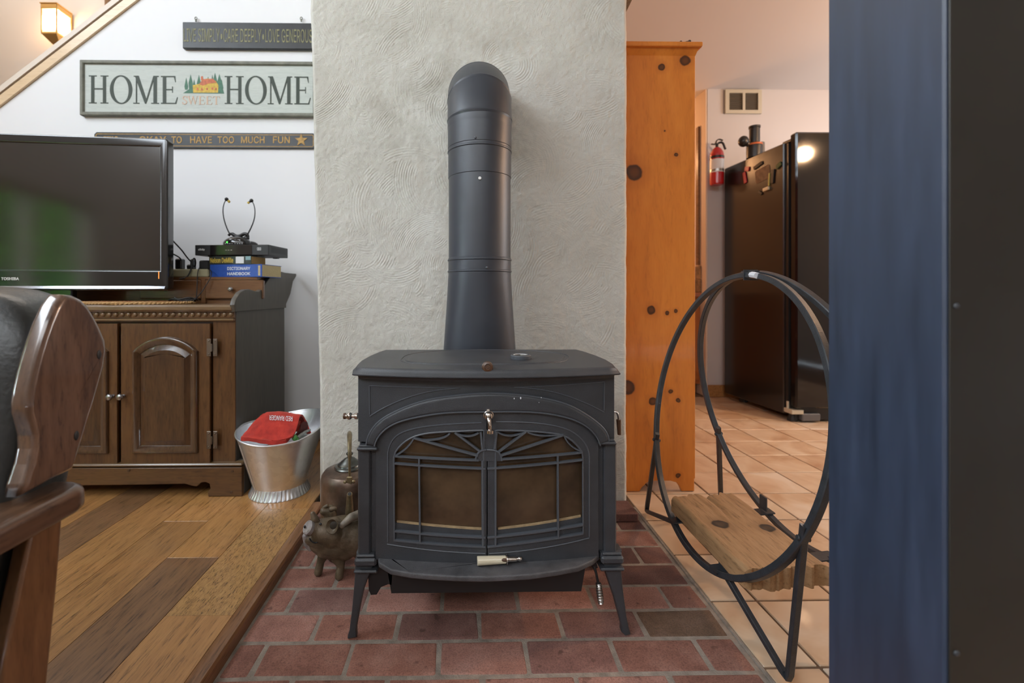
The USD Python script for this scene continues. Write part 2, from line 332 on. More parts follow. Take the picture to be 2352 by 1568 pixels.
tile_mat('tile_a', (.44, .27, .16), (.58, .42, .28), (.66, .53, .39))
tile_mat('tile_b', (.50, .33, .20), (.62, .47, .33), (.68, .57, .45))

# ---------------------------------------------------------------- the room
XH0, XH1, YC = -.56, .692, 1.84          # brick hearth, plaster chimney front
ZC, ZL = 2.573, 4.0                      # kitchen ceiling, high ceiling of the living room
solo('floor_base', bx(-4.3, 4.3, -2.85, 5.7, -.12, -.03), 'subfloor', kind='structure')
fl = thing('floor', None, None, kind='structure')
seams = [-.602, -.777, -.941, -1.105, -1.27, -1.434, -1.60, -1.765, -1.93, -2.095, -2.26, -2.425, -2.59, -2.755, -2.92, -3.085, -3.28]
ends = {0: [1.196, 1.779], 1: [1.457], 2: [.55, 1.69]}
shade = {(0, 0): 'oak_mid', (0, 1): 'oak_speckled', (0, 2): 'oak_light', (1, 0): 'oak_dark', (1, 1): 'oak_light', (2, 1): 'oak_mid', (2, 2): 'oak_light'}
fl.part('plank_bed', bx(-3.3, -.60, -2.7, 2.6, -.03, .0245), 'subfloor', smooth=False)
for i in range(len(seams) - 1):
    x1, x0 = seams[i], seams[i + 1]
    cut = list(ends.get(i, sorted(rng.uniform(-.1, 2.3, 2))))
    if len(cut) == 2 and cut[1] - cut[0] < .35: cut = cut[:1]
    ys = [-2.68, -.9] + cut + [2.598]
    if i == 2: ys = [-2.68, -.6] + cut + [2.598]
    for k in range(len(ys) - 1):
        kk = k - 1
        m = shade.get((i, kk)) or rng.choice(['oak_light', 'oak_mid', 'oak_mid', 'oak_light', 'oak_dark'] if i > 2 else ['oak_mid', 'oak_light'])
        fl.part('plank', bx(x0 + .0006, x1 - .0006, ys[k] + .0005, ys[k + 1] - .0005, .006, .030 - rng.uniform(0, .0004), .0006), m, smooth=False)
# rounded nosing board between planks and bricks
prof = [(-.601, -.02), (-.601, .0305), (-.59, .034), (-.575, .034), (-.567, .031), (-.5625, .025), (-.5615, .016), (-.5615, -.02)]
def run_y(prof, y0, y1):
    m = plateXZ(prof, y0, y1); return m
solo('trim_1', run_y(prof, -2.6, 1.83), 'oak_trim', kind='structure')

# brick hearth: every brick its own piece, laid in running bond over mortar
h = thing('brick_hearth', 'red brick hearth floor laid in running bond under the black stove', 'hearth', (.06, 1.3, 0))
h.part('mortar_bed', bx(XH0 - .004, XH1, .35, 1.835, -.04, -.0032), 'mortar', smooth=False)
def brick(x0, x1, y0, y1, z0, z1, m, top=.0025):
    w = rng.uniform(-.0016, .0016, 8); g = .0042
    b = .005; x0, x1, y0, y1 = x0 + g, x1 - g, y0 + g, y1 - g
    if x1 - x0 < .015: return
    P = []
    for sx, sy, q in ((x0, y0, 0), (x1, y0, 1), (x1, y1, 2), (x0, y1, 3)):
        dx = b if sx == x0 else -b; dy = b if sy == y0 else -b
        ox, oy = w[q], w[q + 4]; zt = z1 - rng.uniform(0, .0018)
        P += [(sx + ox, sy + oy + dy, z0), (sx + ox + dx, sy + oy, z0), (sx + ox, sy + oy + dy, zt - b * .7), (sx + ox + dx, sy + oy, zt - b * .7), (sx + ox + dx * .8, sy + oy + dy * .8, zt - b * .15), (sx + ox + dx * 1.7, sy + oy + dy * 1.7, zt)]
    h.part('brick', hull(P), m, smooth=25)
rows = [.41, .514, .618, .722, .827, .931, 1.036, 1.142, 1.245, 1.349, 1.4525, 1.556, 1.660, 1.764, 1.834]
for r in range(len(rows) - 1):
    off = (-.4864 if (r - 6) % 2 == 0 else -.3841) - .2127 * 2
    for k in range(9):
        x0, x1 = max(off + .2127 * k, XH0), min(off + .2127 * (k + 1), XH1 - .012)
        if x1 - x0 < .03: continue
        m = rng.choice(['brick_red', 'brick_red', 'brick_pink', 'brick_purple', 'brick_brown'], p=[.3, .25, .23, .22, .0])
        if r == 7 and x0 > .44: m = 'brick_brown'
        if r >= 9 and x0 > .3: m = 'brick_dark' if rng.random() < .7 else 'brick_red'
        brick(x0, x1, rows[r], rows[r + 1], -.035, 0.0, m)
# the raised course along the foot of the chimney
h = thing('brick_curb', 'low raised row of dark bricks along the foot of the plaster chimney', 'curb', (.06, 1.77, 0))
x = -.556
while x < .66:
    x1 = min(x + .2127, .668)
    brick(x, x1, 1.712, 1.832, .002, .034, 'brick_dark', .004); x = x1

# terracotta tile floor
tf = thing('floor', None, None, kind='structure')
tf.part('grout_bed', bx(XH1 - .002, 4.2, -2.7, 5.6, -.03, -.0035), 'grout_dark', smooth=False)
tf.part('grout_strip', bx(XH1 - .004, XH1 + .006, .35, 1.84, -.03, -.0005, .002), 'mortar', smooth=False)
yt, xt = [.1361 + .2275 * k for k in range(17)], [.598 + .2305 * k for k in range(13)]
for i in range(len(xt) - 1):
    for j in range(len(yt) - 1):
        x0, x1 = max(xt[i] + .0035, XH1 + .007 if yt[j] < 1.75 else .672), xt[i + 1] - .0035
        tf.part('tile', bx(x0, x1, yt[j] + .0035, min(yt[j + 1], 3.775) - .0035, -.02, rng.uniform(-.0005, .0005), .0018), rng.choice(['tile_a', 'tile_b']), smooth=False)

# plaster chimney: trowel arcs pressed into the surface
def chimney():
    NU, NZ = 520, 800
    z = np.linspace(.0, 2.35, NZ)
    xs = np.linspace(-.60, .665, NU)
    hgt = np.zeros((NZ, NU)); XX, ZZ = np.meshgrid(xs, z)
    r2 = np.random.default_rng(11)
    for _ in range(420):
        cx, cz, R = r2.uniform(-.75, .8), r2.uniform(-.1, 2.4), r2.uniform(.05, .24)
        a0, da, wd = r2.uniform(0, 2 * PI), r2.uniform(.7, 2.0), r2.uniform(.025, .07)
        i0, i1 = np.searchsorted(xs, [cx - R - wd, cx + R + wd]); j0, j1 = np.searchsorted(z, [cz - R - wd, cz + R + wd])
        if i1 - i0 < 3 or j1 - j0 < 3: continue
        dx, dz = XX[j0:j1, i0:i1] - cx, ZZ[j0:j1, i0:i1] - cz
        rr, an = np.hypot(dx, dz), (np.arctan2(dz, dx) - a0) % (2 * PI)
        q = (rr - R) / wd; m = (np.abs(q) < 1) & (an < da)
        env = np.clip(1 - q * q, 0, 1) * np.clip(np.minimum(an, da - an) / .12, 0, 1)
        new = r2.uniform(.0003, .0009) * np.sin(rr * 2 * PI / r2.uniform(.0075, .011) + .4 * np.sin(an * 2 + r2.uniform(0, 6))) - r2.uniform(.0004, .0017) * q
        hh = hgt[j0:j1, i0:i1]; hh[m] = (hh * (1 - env) + new * env)[m]
    P3 = np.stack([XX, ZZ, 0 * XX], -1)
    hgt += .0036 * (meshkit.fbm(P3 * 14, 4, 3) - .5) + .0032 * (meshkit.fbm(P3 * 75, 3, 5) - .5) + .010 * (meshkit.fbm(P3 * 2.2, 2, 9) - .5)
    lean = np.interp(z, [0, 2.0], [.030, -.018])[:, None] * np.clip((.3 - XX) / .9, 0, 1)
    wob = .006 * (meshkit.fbm(np.stack([0 * z, z * 9, 0 * z], -1), 4, 2) - .5)
    edge = np.minimum(XX - xs[0], xs[-1] - XX); back = .012 * np.clip(1 - edge / .014, 0, 1) ** 2
    X = XX + lean + wob[:, None] * np.clip(1 - edge / .05, 0, 1); Y = YC - hgt + back
    cols = [np.stack([X, Y, ZZ], -1)]
    L = np.stack([X[:, :1] + 0 * z[:, None], np.full((NZ, 1), 2.6), ZZ[:, :1]], -1); Rr = np.stack([X[:, -1:], np.full((NZ, 1), 2.6), ZZ[:, -1:]], -1)
    G = np.concatenate([L, cols[0], Rr], 1); nz, nu = G.shape[:2]
    idx = np.arange(nz * nu).reshape(nz, nu)
    a, b, c, d = idx[:-1, :-1].ravel(), idx[:-1, 1:].ravel(), idx[1:, 1:].ravel(), idx[1:, :-1].ravel()
    f = np.vstack([np.c_[a, b, c], np.c_[a, c, d]]); m = tri(G.reshape(-1, 3), f)
    return m
solo('wall_chimney', chimney(), 'plaster', kind='structure', smooth=60)
solo('wall_chimney_core', bx(-.585, .655, 1.865, 2.6, 0, 4.0), 'plaster', kind='structure')

# walls
YB = 2.6
d0, d1 = A(0, 249, YB), A(323, 0, YB)
sl = (d1[2] - d0[2]) / (d1[0] - d0[0])
def diag(xx): return d0[2] + sl * (xx - d0[0])
solo('wall_back', plateXZ([(-3.3, 0), (-.58, 0), (-.58, ZL), (d0[0] + (ZL - d0[2]) / sl, ZL), (-3.3, diag(-3.3))], YB, YB + .10), 'wall_paint', kind='structure', smooth=False)
solo('wall_stair_front', bx(-4.35, -3.38, 2.6, 2.7, 0, 4.2), 'stair_paint', kind='structure', smooth=False)
solo('wall_loft_side', bx(.66, .74, 1.2, 2.7, ZC + .001, ZL), 'room_paint', kind='structure', smooth=False)
solo('wall_stair', bx(-4.3, -.5, 3.45, 3.55, 0, 4.2), 'stair_paint', kind='structure', smooth=False)
solo('wall_stair_side', bx(-4.35, -4.25, 2.6, 3.5, 0, 4.2), 'stair_paint', kind='structure', smooth=False)
solo('ceiling_stair', bx(-4.35, -.45, 2.69, 3.55, 4.0, 4.2), 'stair_paint', kind='structure', smooth=False)
solo('floor_stair', bx(-4.3, -.5, 2.7, 3.45, .9, 1.0), 'oak_dark', kind='structure', smooth=False)
solo('wall_passage', bx(-.56, -.46, 2.6, 5.6, 0, 4.2), 'hall_paint', kind='structure', smooth=False)
# left wall with a low window
wy0, wy1, wz0, wz1 = -1.10, .40, .70, 1.72
solo('wall_left', cat([bx(-3.4, -3.3, -2.8, wy0, 0, ZL), bx(-3.4, -3.3, wy1, 2.7, 0, ZL), bx(-3.4, -3.3, wy0, wy1, 0, wz0), bx(-3.4, -3.3, wy0, wy1, wz1, ZL)]), 'room_paint', kind='structure', smooth=False)
solo('wall_rear', bx(-3.4, 4.3, -2.85, -2.75, 0, ZL), 'room_paint', kind='structure', smooth=False)
solo('wall_right', bx(4.2, 4.3, -2.8, 5.7, 0, ZL), 'room_paint', kind='structure', smooth=False)
XK = A(1625, 500, 3.775)[0]
solo('wall_kitchen', bx(XK, 4.25, 3.775, 5.6, 0, ZC + .02), 'kitchen_paint', kind='structure', smooth=False)
solo('wall_hall', bx(XK - .012, XK + .05, 3.779, 5.6, 0, ZC + .02), 'hall_paint', kind='structure', smooth=False)
solo('wall_hall_end', bx(-.5, XK, 5.55, 5.65, 0, ZC + .02), 'hall_paint', kind='structure', smooth=False)
solo('wall_loft', bx(.70, 4.25, 1.16, 1.24, ZC - .02, ZL), 'room_paint', kind='structure', smooth=False)
solo('ceiling_kitchen', cat([bx(.66, 4.25, 1.2, 5.65, ZC, ZC + .08), bx(-.5, .70, 2.58, 5.65, ZC, ZC + .08)]), 'ceiling_paint', kind='structure', smooth=False)
solo('ceiling', bx(-4.4, 4.3, -2.85, 2.75, ZL, ZL + .1), 'room_paint', kind='structure', smooth=False)

# ---------------------------------------------------------------- wood stove
plain('cast_iron', (.036, .0395, .0455), .43, bump=.35, bscale=700, var=.18, vscale=14, spec=.6)
plain('cast_iron_worn', (.070, .069, .073), .55, bump=.4, bscale=500, var=.35, vscale=22)
plain('cast_iron_lit', (.075, .083, .095), .42, bump=.2, bscale=700)  # paler copy of the iron: edge highlights put into the colour
plain('sheet_black', (.010, .010, .011), .5)
plain('pipe_black', (.033, .038, .049), .42, bump=.06, bscale=300, var=.12, vscale=7, spec=.6)
plain('nickel', (.62, .58, .54), .2, metal=1.0)
plain('chrome_dull', (.42, .40, .38), .32, metal=1.0)
plain('brown_wood_knob', (.075, .032, .014), .4, coat=.3)
plain('soot_glass', (.060, .036, .0185), .18, var=.6, vscale=7, coat=.5)
plain('gasket_tan', (.34, .24, .13), .8, var=.25, vscale=60)
plain('cream_ceramic', (.62, .55, .40), .25, coat=.6)
plain('white_plastic', (.75, .75, .74), .4)
plain('black_plastic', (.014, .014, .015), .35)
plain('white_chip', (.75, .77, .82), .5)
YS = 1.16                      # front plane of the stove body
xc = A(1117, 870, YS)[0]
def bow(m, k, y_ref=None, half=.325):
    v = m.vertices.copy(); w = 1 - ((v[:, 0] - xc) / half) ** 2; v[:, 1] -= k * np.clip(w, 0, 1); return tri(v, m.faces)
def crop1(pts): return [(780 + x * .29336, 780 + y * .29336) for x, y in pts]
def S(pts, Y=YS): return [XZ(x, y, Y) for x, y in crop1(pts)]
def curve2(pts, n=40): return spline(np.asarray(pts, float), n)
stove = thing('wood_stove', 'black cast iron wood stove with arched glass doors on brick hearth', 'stove', (xc, 1.31, 0))
xl, xr = A(824, 900, YS)[0], A(1409, 900, YS)[0]
zt, zb = .655, .205
fire = cat([bx(xl, xl + .03, YS + .012, 1.46, zb, zt), bx(xr - .03, xr, YS + .012, 1.46, zb, zt), bx(xl, xr, 1.43, 1.46, zb, zt), bx(xl, xr, YS + .02, 1.46, zb, zb + .03), bx(xl + .02, xr - .02, YS + .02, YS + .035, .56, zt)])
stove.part('body', fire, 'cast_iron')
stove.part('firebox_lining', bx(xl + .04, xr - .04, 1.30, 1.32, zb + .03, zt - .02), 'soot_glass')
# top plate: bowed front, sides that swell slightly, rounded rim
tp = [(-.333, 1.128), (-.322, 1.46), (-.318, 1.485), (-.30, 1.50), (.30, 1.50), (.318, 1.485), (.322, 1.46), (.333, 1.128)]
outline = [(xc + x, y) for x, y in [(-.333, 1.128), (-.346, 1.19), (-.351, 1.26), (-.347, 1.35), (-.336, 1.44), (-.322, 1.50), (.322, 1.50), (.336, 1.44), (.347, 1.35), (.351, 1.26), (.346, 1.19), (.333, 1.128)]]
front = [(xc + .333 - .666 * t, 1.128 - .045 * (1 - (2 * t - 1) ** 2)) for t in np.linspace(0, 1, 25)[1:-1]]
plan = Polygon(outline + front)
topm = toXY(bevel_plate(plan, .03, .003, prof=[(.016, .0), (.013, .008), (.004, .009), (.0, .011), (.0, .0135), (.0035, .017), (.0075, .0195), (.0095, .0235), (.0115, .0265), (.0145, .0285), (.019, .0290)]), .6555)
top = stove.part('top_plate', topm, 'cast_iron', smooth=40)
ov = [FL(x, y, .684) for x, y in crop1([(540, 118), (1690, 104), (1775, 120), (1788, 150), (1740, 174), (1500, 192), (900, 197), (560, 185), (490, 172), (485, 150)])]
ov = smooth_poly([(p[0], p[1]) for p in ov], 90)
top.part('griddle_rim', tube(np.c_[ov, np.full(len(ov), .6838)], .0022, 6, closed=True), 'cast_iron')
inner = np.array(Polygon(ov).buffer(-.012).exterior.coords)[:-1]
top.part('griddle_plate', toXY(bevel_plate(Polygon(inner), .004, .0018), .6822), 'cast_iron')
kb = A(1119, 842, 1.115)
gk = stove.part('griddle_knob', aim(lathe([(0, -.012), (.005, -.012), (.006, -.002), (.010, .0), (.0135, .006), (.0140, .014), (.012, .020), (.0075, .0215), (.0065, .019), (.003, .019), (.0028, .021), (0, .021)], 24), kb, kb + np.array([0, -1, .12])), 'brown_wood_knob')
gk.part('knob_washer', cyl(kb + np.array([0, .022, -.003]), kb + np.array([0, .0, 0]), .0105, 20), 'sheet_black')
# arched upper front
outer_arch = curve2(S([(222, 800), (235, 745), (300, 640), (430, 548), (560, 488), (700, 443), (900, 408), (1150, 388), (1400, 402), (1600, 434), (1760, 482), (1900, 558), (2010, 640), (2065, 700), (2090, 775)]), 60)
inner_arch = curve2(S([(288, 806), (312, 745), (400, 655), (490, 610), (600, 578), (800, 541), (1150, 527), (1500, 533), (1720, 570), (1890, 640), (1985, 730), (2018, 800)]), 60)
ztop = .664
left, right = S([(150, 790)])[0], S([(2145, 770)])[0]
fas = Polygon([(xl, ztop), (xl, left[1]), (inner_arch[0][0], left[1])] + [tuple(p) for p in inner_arch] + [(inner_arch[-1][0], right[1]), (xr, right[1]), (xr, ztop)])
stove.part('fascia', bow(refine(plateXZ(fas, YS - .006, YS + .014), .03), .03), 'cast_iron')
band = Polygon([tuple(p) for p in outer_arch] + [tuple(p) for p in inner_arch[::-1]])
am = stove.part('arch_molding', bow(refine(toXZ(bevel_plate(band, .016, .006, 3), YS - .020), .03), .03), 'cast_iron')
def ridge(pts2, y, r=.0017, n=6, k=.03, closed=False, flat=1.0):
    P = np.asarray(pts2, float); return bow(tube(np.c_[P[:, 0], np.full(len(P), y), P[:, 1]], r, n, closed), k)
for off in (0,):
    am.part('arch_bead', ridge(outer_arch, YS - .0165, .0024), 'cast_iron_lit')
    am.part('arch_bead', ridge(inner_arch, YS - .0185, .0022), 'cast_iron_lit')
spL = S([(244, 575), (241, 352), (560, 354), (940, 356)]) ; arcL = S([(940, 356), (800, 370), (600, 415), (430, 482), (320, 540), (244, 590)])
spR = S([(2062, 545), (2062, 322), (1700, 340), (1350, 350)]) ; arcR = S([(1350, 350), (1500, 362), (1700, 402), (1860, 460), (1980, 515), (2062, 560)])
for a, b in ((spL, arcL), (spR, arcR)):
    st = np.vstack([np.linspace(a[i], a[i + 1], 12)[(0 if i == 0 else 1):] for i in range(3)])
    am.part('spandrel_bead', ridge(np.vstack([st, curve2(b, 24)[1:]]), YS - .0065, .0016), 'cast_iron_lit')
for x, y, w in ((1181, 915, .0022), (1196, 914, .003), (1243, 913, .0016), (1238, 924, .0012)):
    q = A(x, y, YS - .0495); am.part('paint_chip', ell(q, (w * .6, .0008, w), 2), 'white_chip')
# corner posts with ledge caps
for nm, xa, xb, ca, cb, yy in (('l', 824, 853, 820, 868, 1021), ('r', 1384, 1413, 1374, 1416, 1011)):
    a, b = A(xa, 1100, YS)[0], A(xb, 1100, YS)[0]; zc = A(1100, yy, YS)[2]
    pst = stove.part('corner_post', cat([bx(a, b, YS - .012, YS + .03, .20, zc - .006, .004), bx(a + .012 if nm == 'l' else a - .02, b + .02 if nm == 'l' else b - .012, YS - .002, YS + .02, .21, zc - .008, .003)]), 'cast_iron')
    a, b = A(ca, 1100, YS - .02)[0], A(cb, 1100, YS - .02)[0]
    pst.part('ledge_cap', cat([bx(a, b, YS - .026, YS + .03, zc - .006, zc + .002, .003), bx(a + .004, b - .004, YS - .021, YS + .03, zc + .001, zc + .007, .002)]), 'cast_iron')
# doors
def door_poly(pts): return Polygon(pts).buffer(0)
zdb = A(1117, 1276, YS)[2]
inn = Polygon([tuple(p) for p in inner_arch]).buffer(.004)
big = Polygon([(inner_arch[0][0] - .001, zdb)] + [tuple(p) for p in inner_arch] + [(inner_arch[-1][0] + .001, zdb)]).buffer(-.002)
archG = curve2(S([(450, 850), (500, 790), (580, 735), (700, 700), (870, 684), (1105, 672), (1220, 672), (1450, 680), (1620, 698), (1750, 730), (1830, 790), (1880, 855)]), 40)
glassP = np.vstack([S([(1135, 1552), (800, 1546), (440, 1534), (436, 900), (450, 850)]), archG[1:], S([(1888, 900), (1890, 1482), (1500, 1524)])])
gl = Polygon(glassP).buffer(0)
xm = A(1117, 1100, YS)[0]
KD = .034
ribL = S([(436, 1404), (800, 1422), (1160, 1440)]); ribR = S([(1140, 1444), (1500, 1410), (1900, 1364)])
def above(rib): return Polygon(list(rib) + [(rib[-1][0], 3), (rib[0][0], 3)])
for side in (0, 1):
    half = sbox(-2, -1, xm - .0012, 3) if side == 0 else sbox(xm + .0012, -1, 2, 3)
    st = sbox(-2, -1, xm - .008, 3) if side == 0 else sbox(xm + .021, -1, 2, 3)
    fr = big.intersection(half); op = gl.intersection(st); rib = ribL if side == 0 else ribR; up = above(rib)
    d = stove.part('door', bow(refine(plateXZ(fr.difference(op), YS - .006, YS + .010), .02), KD), 'cast_iron', label='left glazed door' if side == 0 else 'right glazed door with the latch')
    d.part('glass', bow(refine(plateXZ(op.buffer(.006).intersection(half).intersection(up), YS + .006, YS + .009), .03), KD), 'soot_glass', label='sooty brown glass')
    d.part('lower_panel', bow(refine(plateXZ(op.buffer(.004).intersection(half).difference(up), YS - .001, YS + .010), .02), KD), 'cast_iron')
    eb = np.array(op.exterior.coords)
    d.part('glass_bead', bow(tube(np.c_[eb[:-1, 0], np.full(len(eb) - 1, YS - .0065), eb[:-1, 1]], .0026, 6, closed=True), KD), 'cast_iron_lit')
    stp = S([(388, 900), (398, 820), (450, 735), (540, 685), (680, 650), (860, 628), (1106, 614)]) if side == 0 else S([(1215, 608), (1450, 615), (1660, 645), (1790, 690), (1885, 765), (1932, 850), (1940, 900)])
    ev = np.linspace(0, 1, 12)[:, None]; P = np.vstack([np.array(S([(388, 1548)])) * (1 - ev) + np.array([stp[0]]) * ev, curve2(stp, 40)[1:]]) if side == 0 else np.vstack([curve2(stp, 40)[:-1], np.array([stp[-1]]) * (1 - ev) + np.array(S([(1940, 1510)])) * ev]); d.part('border_step', ridge(P, YS - .0062, .0019, k=KD), 'cast_iron_lit')
    lowp = [(892, 1239), (1000, 1246), (1113, 1250)] if side == 0 else [(1121, 1250), (1230, 1242), (1349, 1226)]
    P = curve2([XZ(x, y, YS) for x, y in lowp], 20); d.part('border_step', ridge(P, YS - .0062, .0017, k=KD), 'cast_iron_lit')
    b0, b1 = op.bounds[0] + .006, op.bounds[2] - .004; rp = np.array([p for p in np.c_[np.linspace(b0, b1, 20), np.interp(np.linspace(b0, b1, 20), [q[0] for q in rib], [q[1] for q in rib])]])
    gk_ = Polygon(np.vstack([rp + [0, -.0012], (rp + [0, .0042])[::-1]]))
    d.part('gasket', bow(refine(plateXZ(gk_, YS + .0015, YS + .006), .02), KD), 'gasket_tan', label='tan gasket strip below the glass')
    def gbar(p, q, w=.0048, y=YS - .006, n=14, dp=.010):
        (xa, za_), (xb, zb_) = S([p, q]); t = np.linspace(0, 1, n)[:, None]
        P = np.c_[xa + (xb - xa) * t, np.full((n, 1), y + dp / 2 - .004), za_ + (zb_ - za_) * t]
        return bow(bar(P, dp, (0, 1, 0), w), KD)
    if side == 0:
        bars = [((445, 885), (1085, 897)), ((440, 940), (1135, 960)), ((632, 890), (640, 1540)), ((442, 1458), (1135, 1480)), ((442, 1528), (1135, 1550))]
        rays = [((590, 738), (1080, 862)), ((905, 690), (1095, 830)), ((1100, 684), (1113, 815))]
        scal = [((590, 742), (640, 752), (760, 745), (830, 725), (868, 695)), ((905, 692), (960, 712), (1030, 714), (1085, 690)), ((590, 742), (560, 790), (510, 840), (450, 880))]
        stl = [((1112, 900), (1116, 1555))]
    else:
        bars = [((1258, 890), (1885, 858)), ((1150, 960), (1885, 915)), ((1688, 872), (1692, 1505)), ((1150, 1480), (1888, 1414)), ((1150, 1550), (1888, 1480))]
        rays = [((1730, 718), (1250, 862)), ((1445, 682), (1235, 835)), ((1222, 678), (1205, 812))]
        scal = [((1230, 685), (1290, 710), (1370, 708), (1440, 684)), ((1455, 688), (1540, 714), (1650, 718), (1735, 714)), ((1738, 722), (1770, 778), (1810, 815), (1880, 850))]
        stl = [((1212, 905), (1212, 1545))]
    for p, q in bars: d.part('grille_bar', gbar(p, q), 'cast_iron_lit')
    for p, q in rays: d.part('sunburst_ray', gbar(p, q, .0056), 'cast_iron_lit')
    for c in scal:
        P = curve2(S(c), 16); d.part('sunburst_scallop', bow(bar(np.c_[P[:, 0], np.full(16, YS - .004), P[:, 1]], .010, (0, 1, 0), .0040), KD), 'cast_iron_lit')
    for p, q in stl: d.part('door_stile', gbar(p, q, .0055, YS - .0055), 'cast_iron_lit')
    hub = [tuple(x) for x in S([(1062, 900), (1072, 858), (1095, 830), (1118, 820), (1142, 818)] if side == 0 else [(1146, 818), (1200, 822), (1235, 838), (1255, 872), (1260, 900)])]
    hb = Polygon(hub + [(hub[-1][0], hub[0][1])] if side == 0 else hub + [(hub[0][0], hub[-1][1])])
    d.part('sunburst_hub', bow(refine(plateXZ(hb.buffer(.001), YS - .0075, YS + .003), .02), KD), 'cast_iron')
    P = curve2(hub, 16); d.part('hub_rim', ridge(P, YS - .008, .0026, k=KD), 'cast_iron_lit')
    if side == 1:
        lt = A(1122, 952, YS - .05)
        d.part('upper_stile', bow(plateXZ(S([(1122, 676), (1225, 676), (1208, 820), (1140, 820)]), YS - .0055, YS + .004), KD), 'cast_iron')
        d.part('latch', cat([bx(lt[0] - .007, lt[0] + .006, YS - .050, YS - .03, lt[2] + .004, lt[2] + .017, .003), cyl(lt + np.array([0, .012, -.001]), lt + np.array([0, -.004, -.002]), .0128, 24), ell(lt + np.array([0, -.004, -.002]), (.0115, .010, .0115)),
                             tube(spline([lt + np.array(q) for q in ((0, -.006, -.004), (.001, -.016, -.012), (.002, -.018, -.024), (.003, -.016, -.034))], 16), np.linspace(.0062, .0046, 16), 12), cyl(lt + np.array([.003, -.016, -.032]), lt + np.array([.003, -.016, -.041]), .0088, 18)]), 'nickel', label='nickel door latch')
# ash lip
lip = [FL(x, y, .205) for x, y in [(867, 1274), (870, 1291), (896, 1307), (940, 1315), (982, 1319), (1050, 1323), (1115, 1324), (1214, 1319), (1280, 1310), (1329, 1301), (1362, 1286), (1376, 1274), (1377, 1262)]]
lp = [(p[0], p[1]) for p in lip]; lp = [(lp[0][0], YS + .02)] + lp + [(lp[-1][0], YS + .02)]
stove.part('ash_lip', toXY(bevel_plate(Polygon(lp).buffer(.004).buffer(-.004), .014, .004, 3), .191), 'cast_iron_worn', label='worn grey ash lip')
# heat shield and ash door bracket underneath
zs0 = A(1100, 1357, 1.17)[2]; a, b = A(896, 1330, 1.17)[0], A(1341, 1330, 1.17)[0]
stove.part('heat_shield', cat([plateXZ([(a - .012, .196), (a + .004, zs0), (b - .008, zs0), (b + .008, .196)], 1.165, 1.45)]), 'sheet_black')
br = [XZ(x, y, 1.17) for x, y in [(846, 1300), (848, 1352), (853, 1363), (866, 1362), (876, 1345), (893, 1338), (900, 1340), (902, 1300)]]
stove.part('side_bracket', plateXZ(br, 1.165, 1.19), 'sheet_black')
# four splayed legs
def leg(cap, knee, foot, inner, Y, sgn):
    Pc = [XZ(x, y, Y) for x, y in cap]
    return Pc
def make_leg(dx, flip, Y, name='leg'):
    L = [(820, 1252), (867, 1254), (867, 1270), (858, 1286), (848, 1310), (836, 1345), (829, 1380), (824, 1410), (820, 1434), (821, 1452), (801, 1456), (801, 1448), (805, 1436), (810, 1390), (815, 1330), (817, 1286)]
    R = [(1376, 1244), (1426, 1240), (1424, 1276), (1428, 1330), (1436, 1400), (1441, 1428), (1445, 1443), (1433, 1446), (1424, 1437), (1425, 1425), (1419, 1400), (1411, 1365), (1400, 1330), (1388, 1292), (1383, 1272), (1376, 1262)]
    pts = [XZ(x, y, YS) for x, y in (R if flip else L)]
    zmin = min(p[1] for p in pts); pts = [(x, (z - zmin) * (.215 / (max(q[1] for q in pts) - zmin))) for x, z in pts]
    m = toXZ(bevel_plate(Polygon(pts).buffer(0), .034, .005, 2), 0)
    v = refine(m, .02).vertices; m = refine(m, .02); v = m.vertices.copy(); t = np.clip(v[:, 2] / .2, 0, 1)
    sg = -1 if Y < 1.3 else 1
    v[:, 1] = Y - .014 + (v[:, 1] - .017) * (.55 + .6 * t) + .017 + sg * .012 * (1 - t) ** 1.5
    return tri(v, m.faces)
for flip in (0, 1):
    for Y in (YS + .005, 1.42):
        lg = stove.part('leg', make_leg(0, flip, Y), 'cast_iron')
        cx0, cx1 = (A(818, 1265, YS)[0], A(868, 1265, YS)[0]) if not flip else (A(1376, 1256, YS)[0], A(1427, 1256, YS)[0])
        lg.part('leg_capital', cat([bx(cx0, cx1, Y - .028, Y + .024, .186, .206, .005), bx(cx0 + .004, cx1 - .004, Y - .024, Y + .02, .206, .214, .003), bx(cx0 - .002, cx1 + .002, Y - .026, Y + .02, .168, .176, .003)]), 'cast_iron')
# side fittings
kn = A(822, 955, 1.19); dx = np.array([-1, 0, 0])
sk = stove.part('damper_knob', cat([cyl(kn, kn + dx * .008, .0085, 16), cyl(kn + dx * .006, kn + dx * .018, .0045, 12), ell(kn + dx * .022, (.008, .0095, .0095)), cyl(kn + dx * .026, kn + dx * .032, .0065, 16)]), 'nickel', label='nickel damper knob on the left side')
sk.part('knob_tip', cyl(kn + dx * .031, kn + dx * .037, .0078, 16), 'brown_wood_knob')
rh = A(1411, 948, 1.19)
sh = stove.part('air_handle', tube(spline([rh + np.array(q) for q in ((-.004, 0, .002), (.006, -.002, .001), (.009, -.004, -.008), (.010, -.004, -.020))], 14), .0028, 8), 'chrome_dull')
sh.part('wooden_grip', cyl(rh + np.array([.010, -.004, -.016]), rh + np.array([.012, -.004, -.056]), .0062, 14, .0048), 'brown_wood_knob')
hh = A(1366, 1306, YS + .01)
th = stove.part('ash_door_lever', tube(spline([hh + np.array(q) for q in ((-.003, .0, .006), (.001, -.006, -.004), (.003, -.010, -.016), (.006, -.012, -.030))], 14), .0032, 8), 'sheet_black')
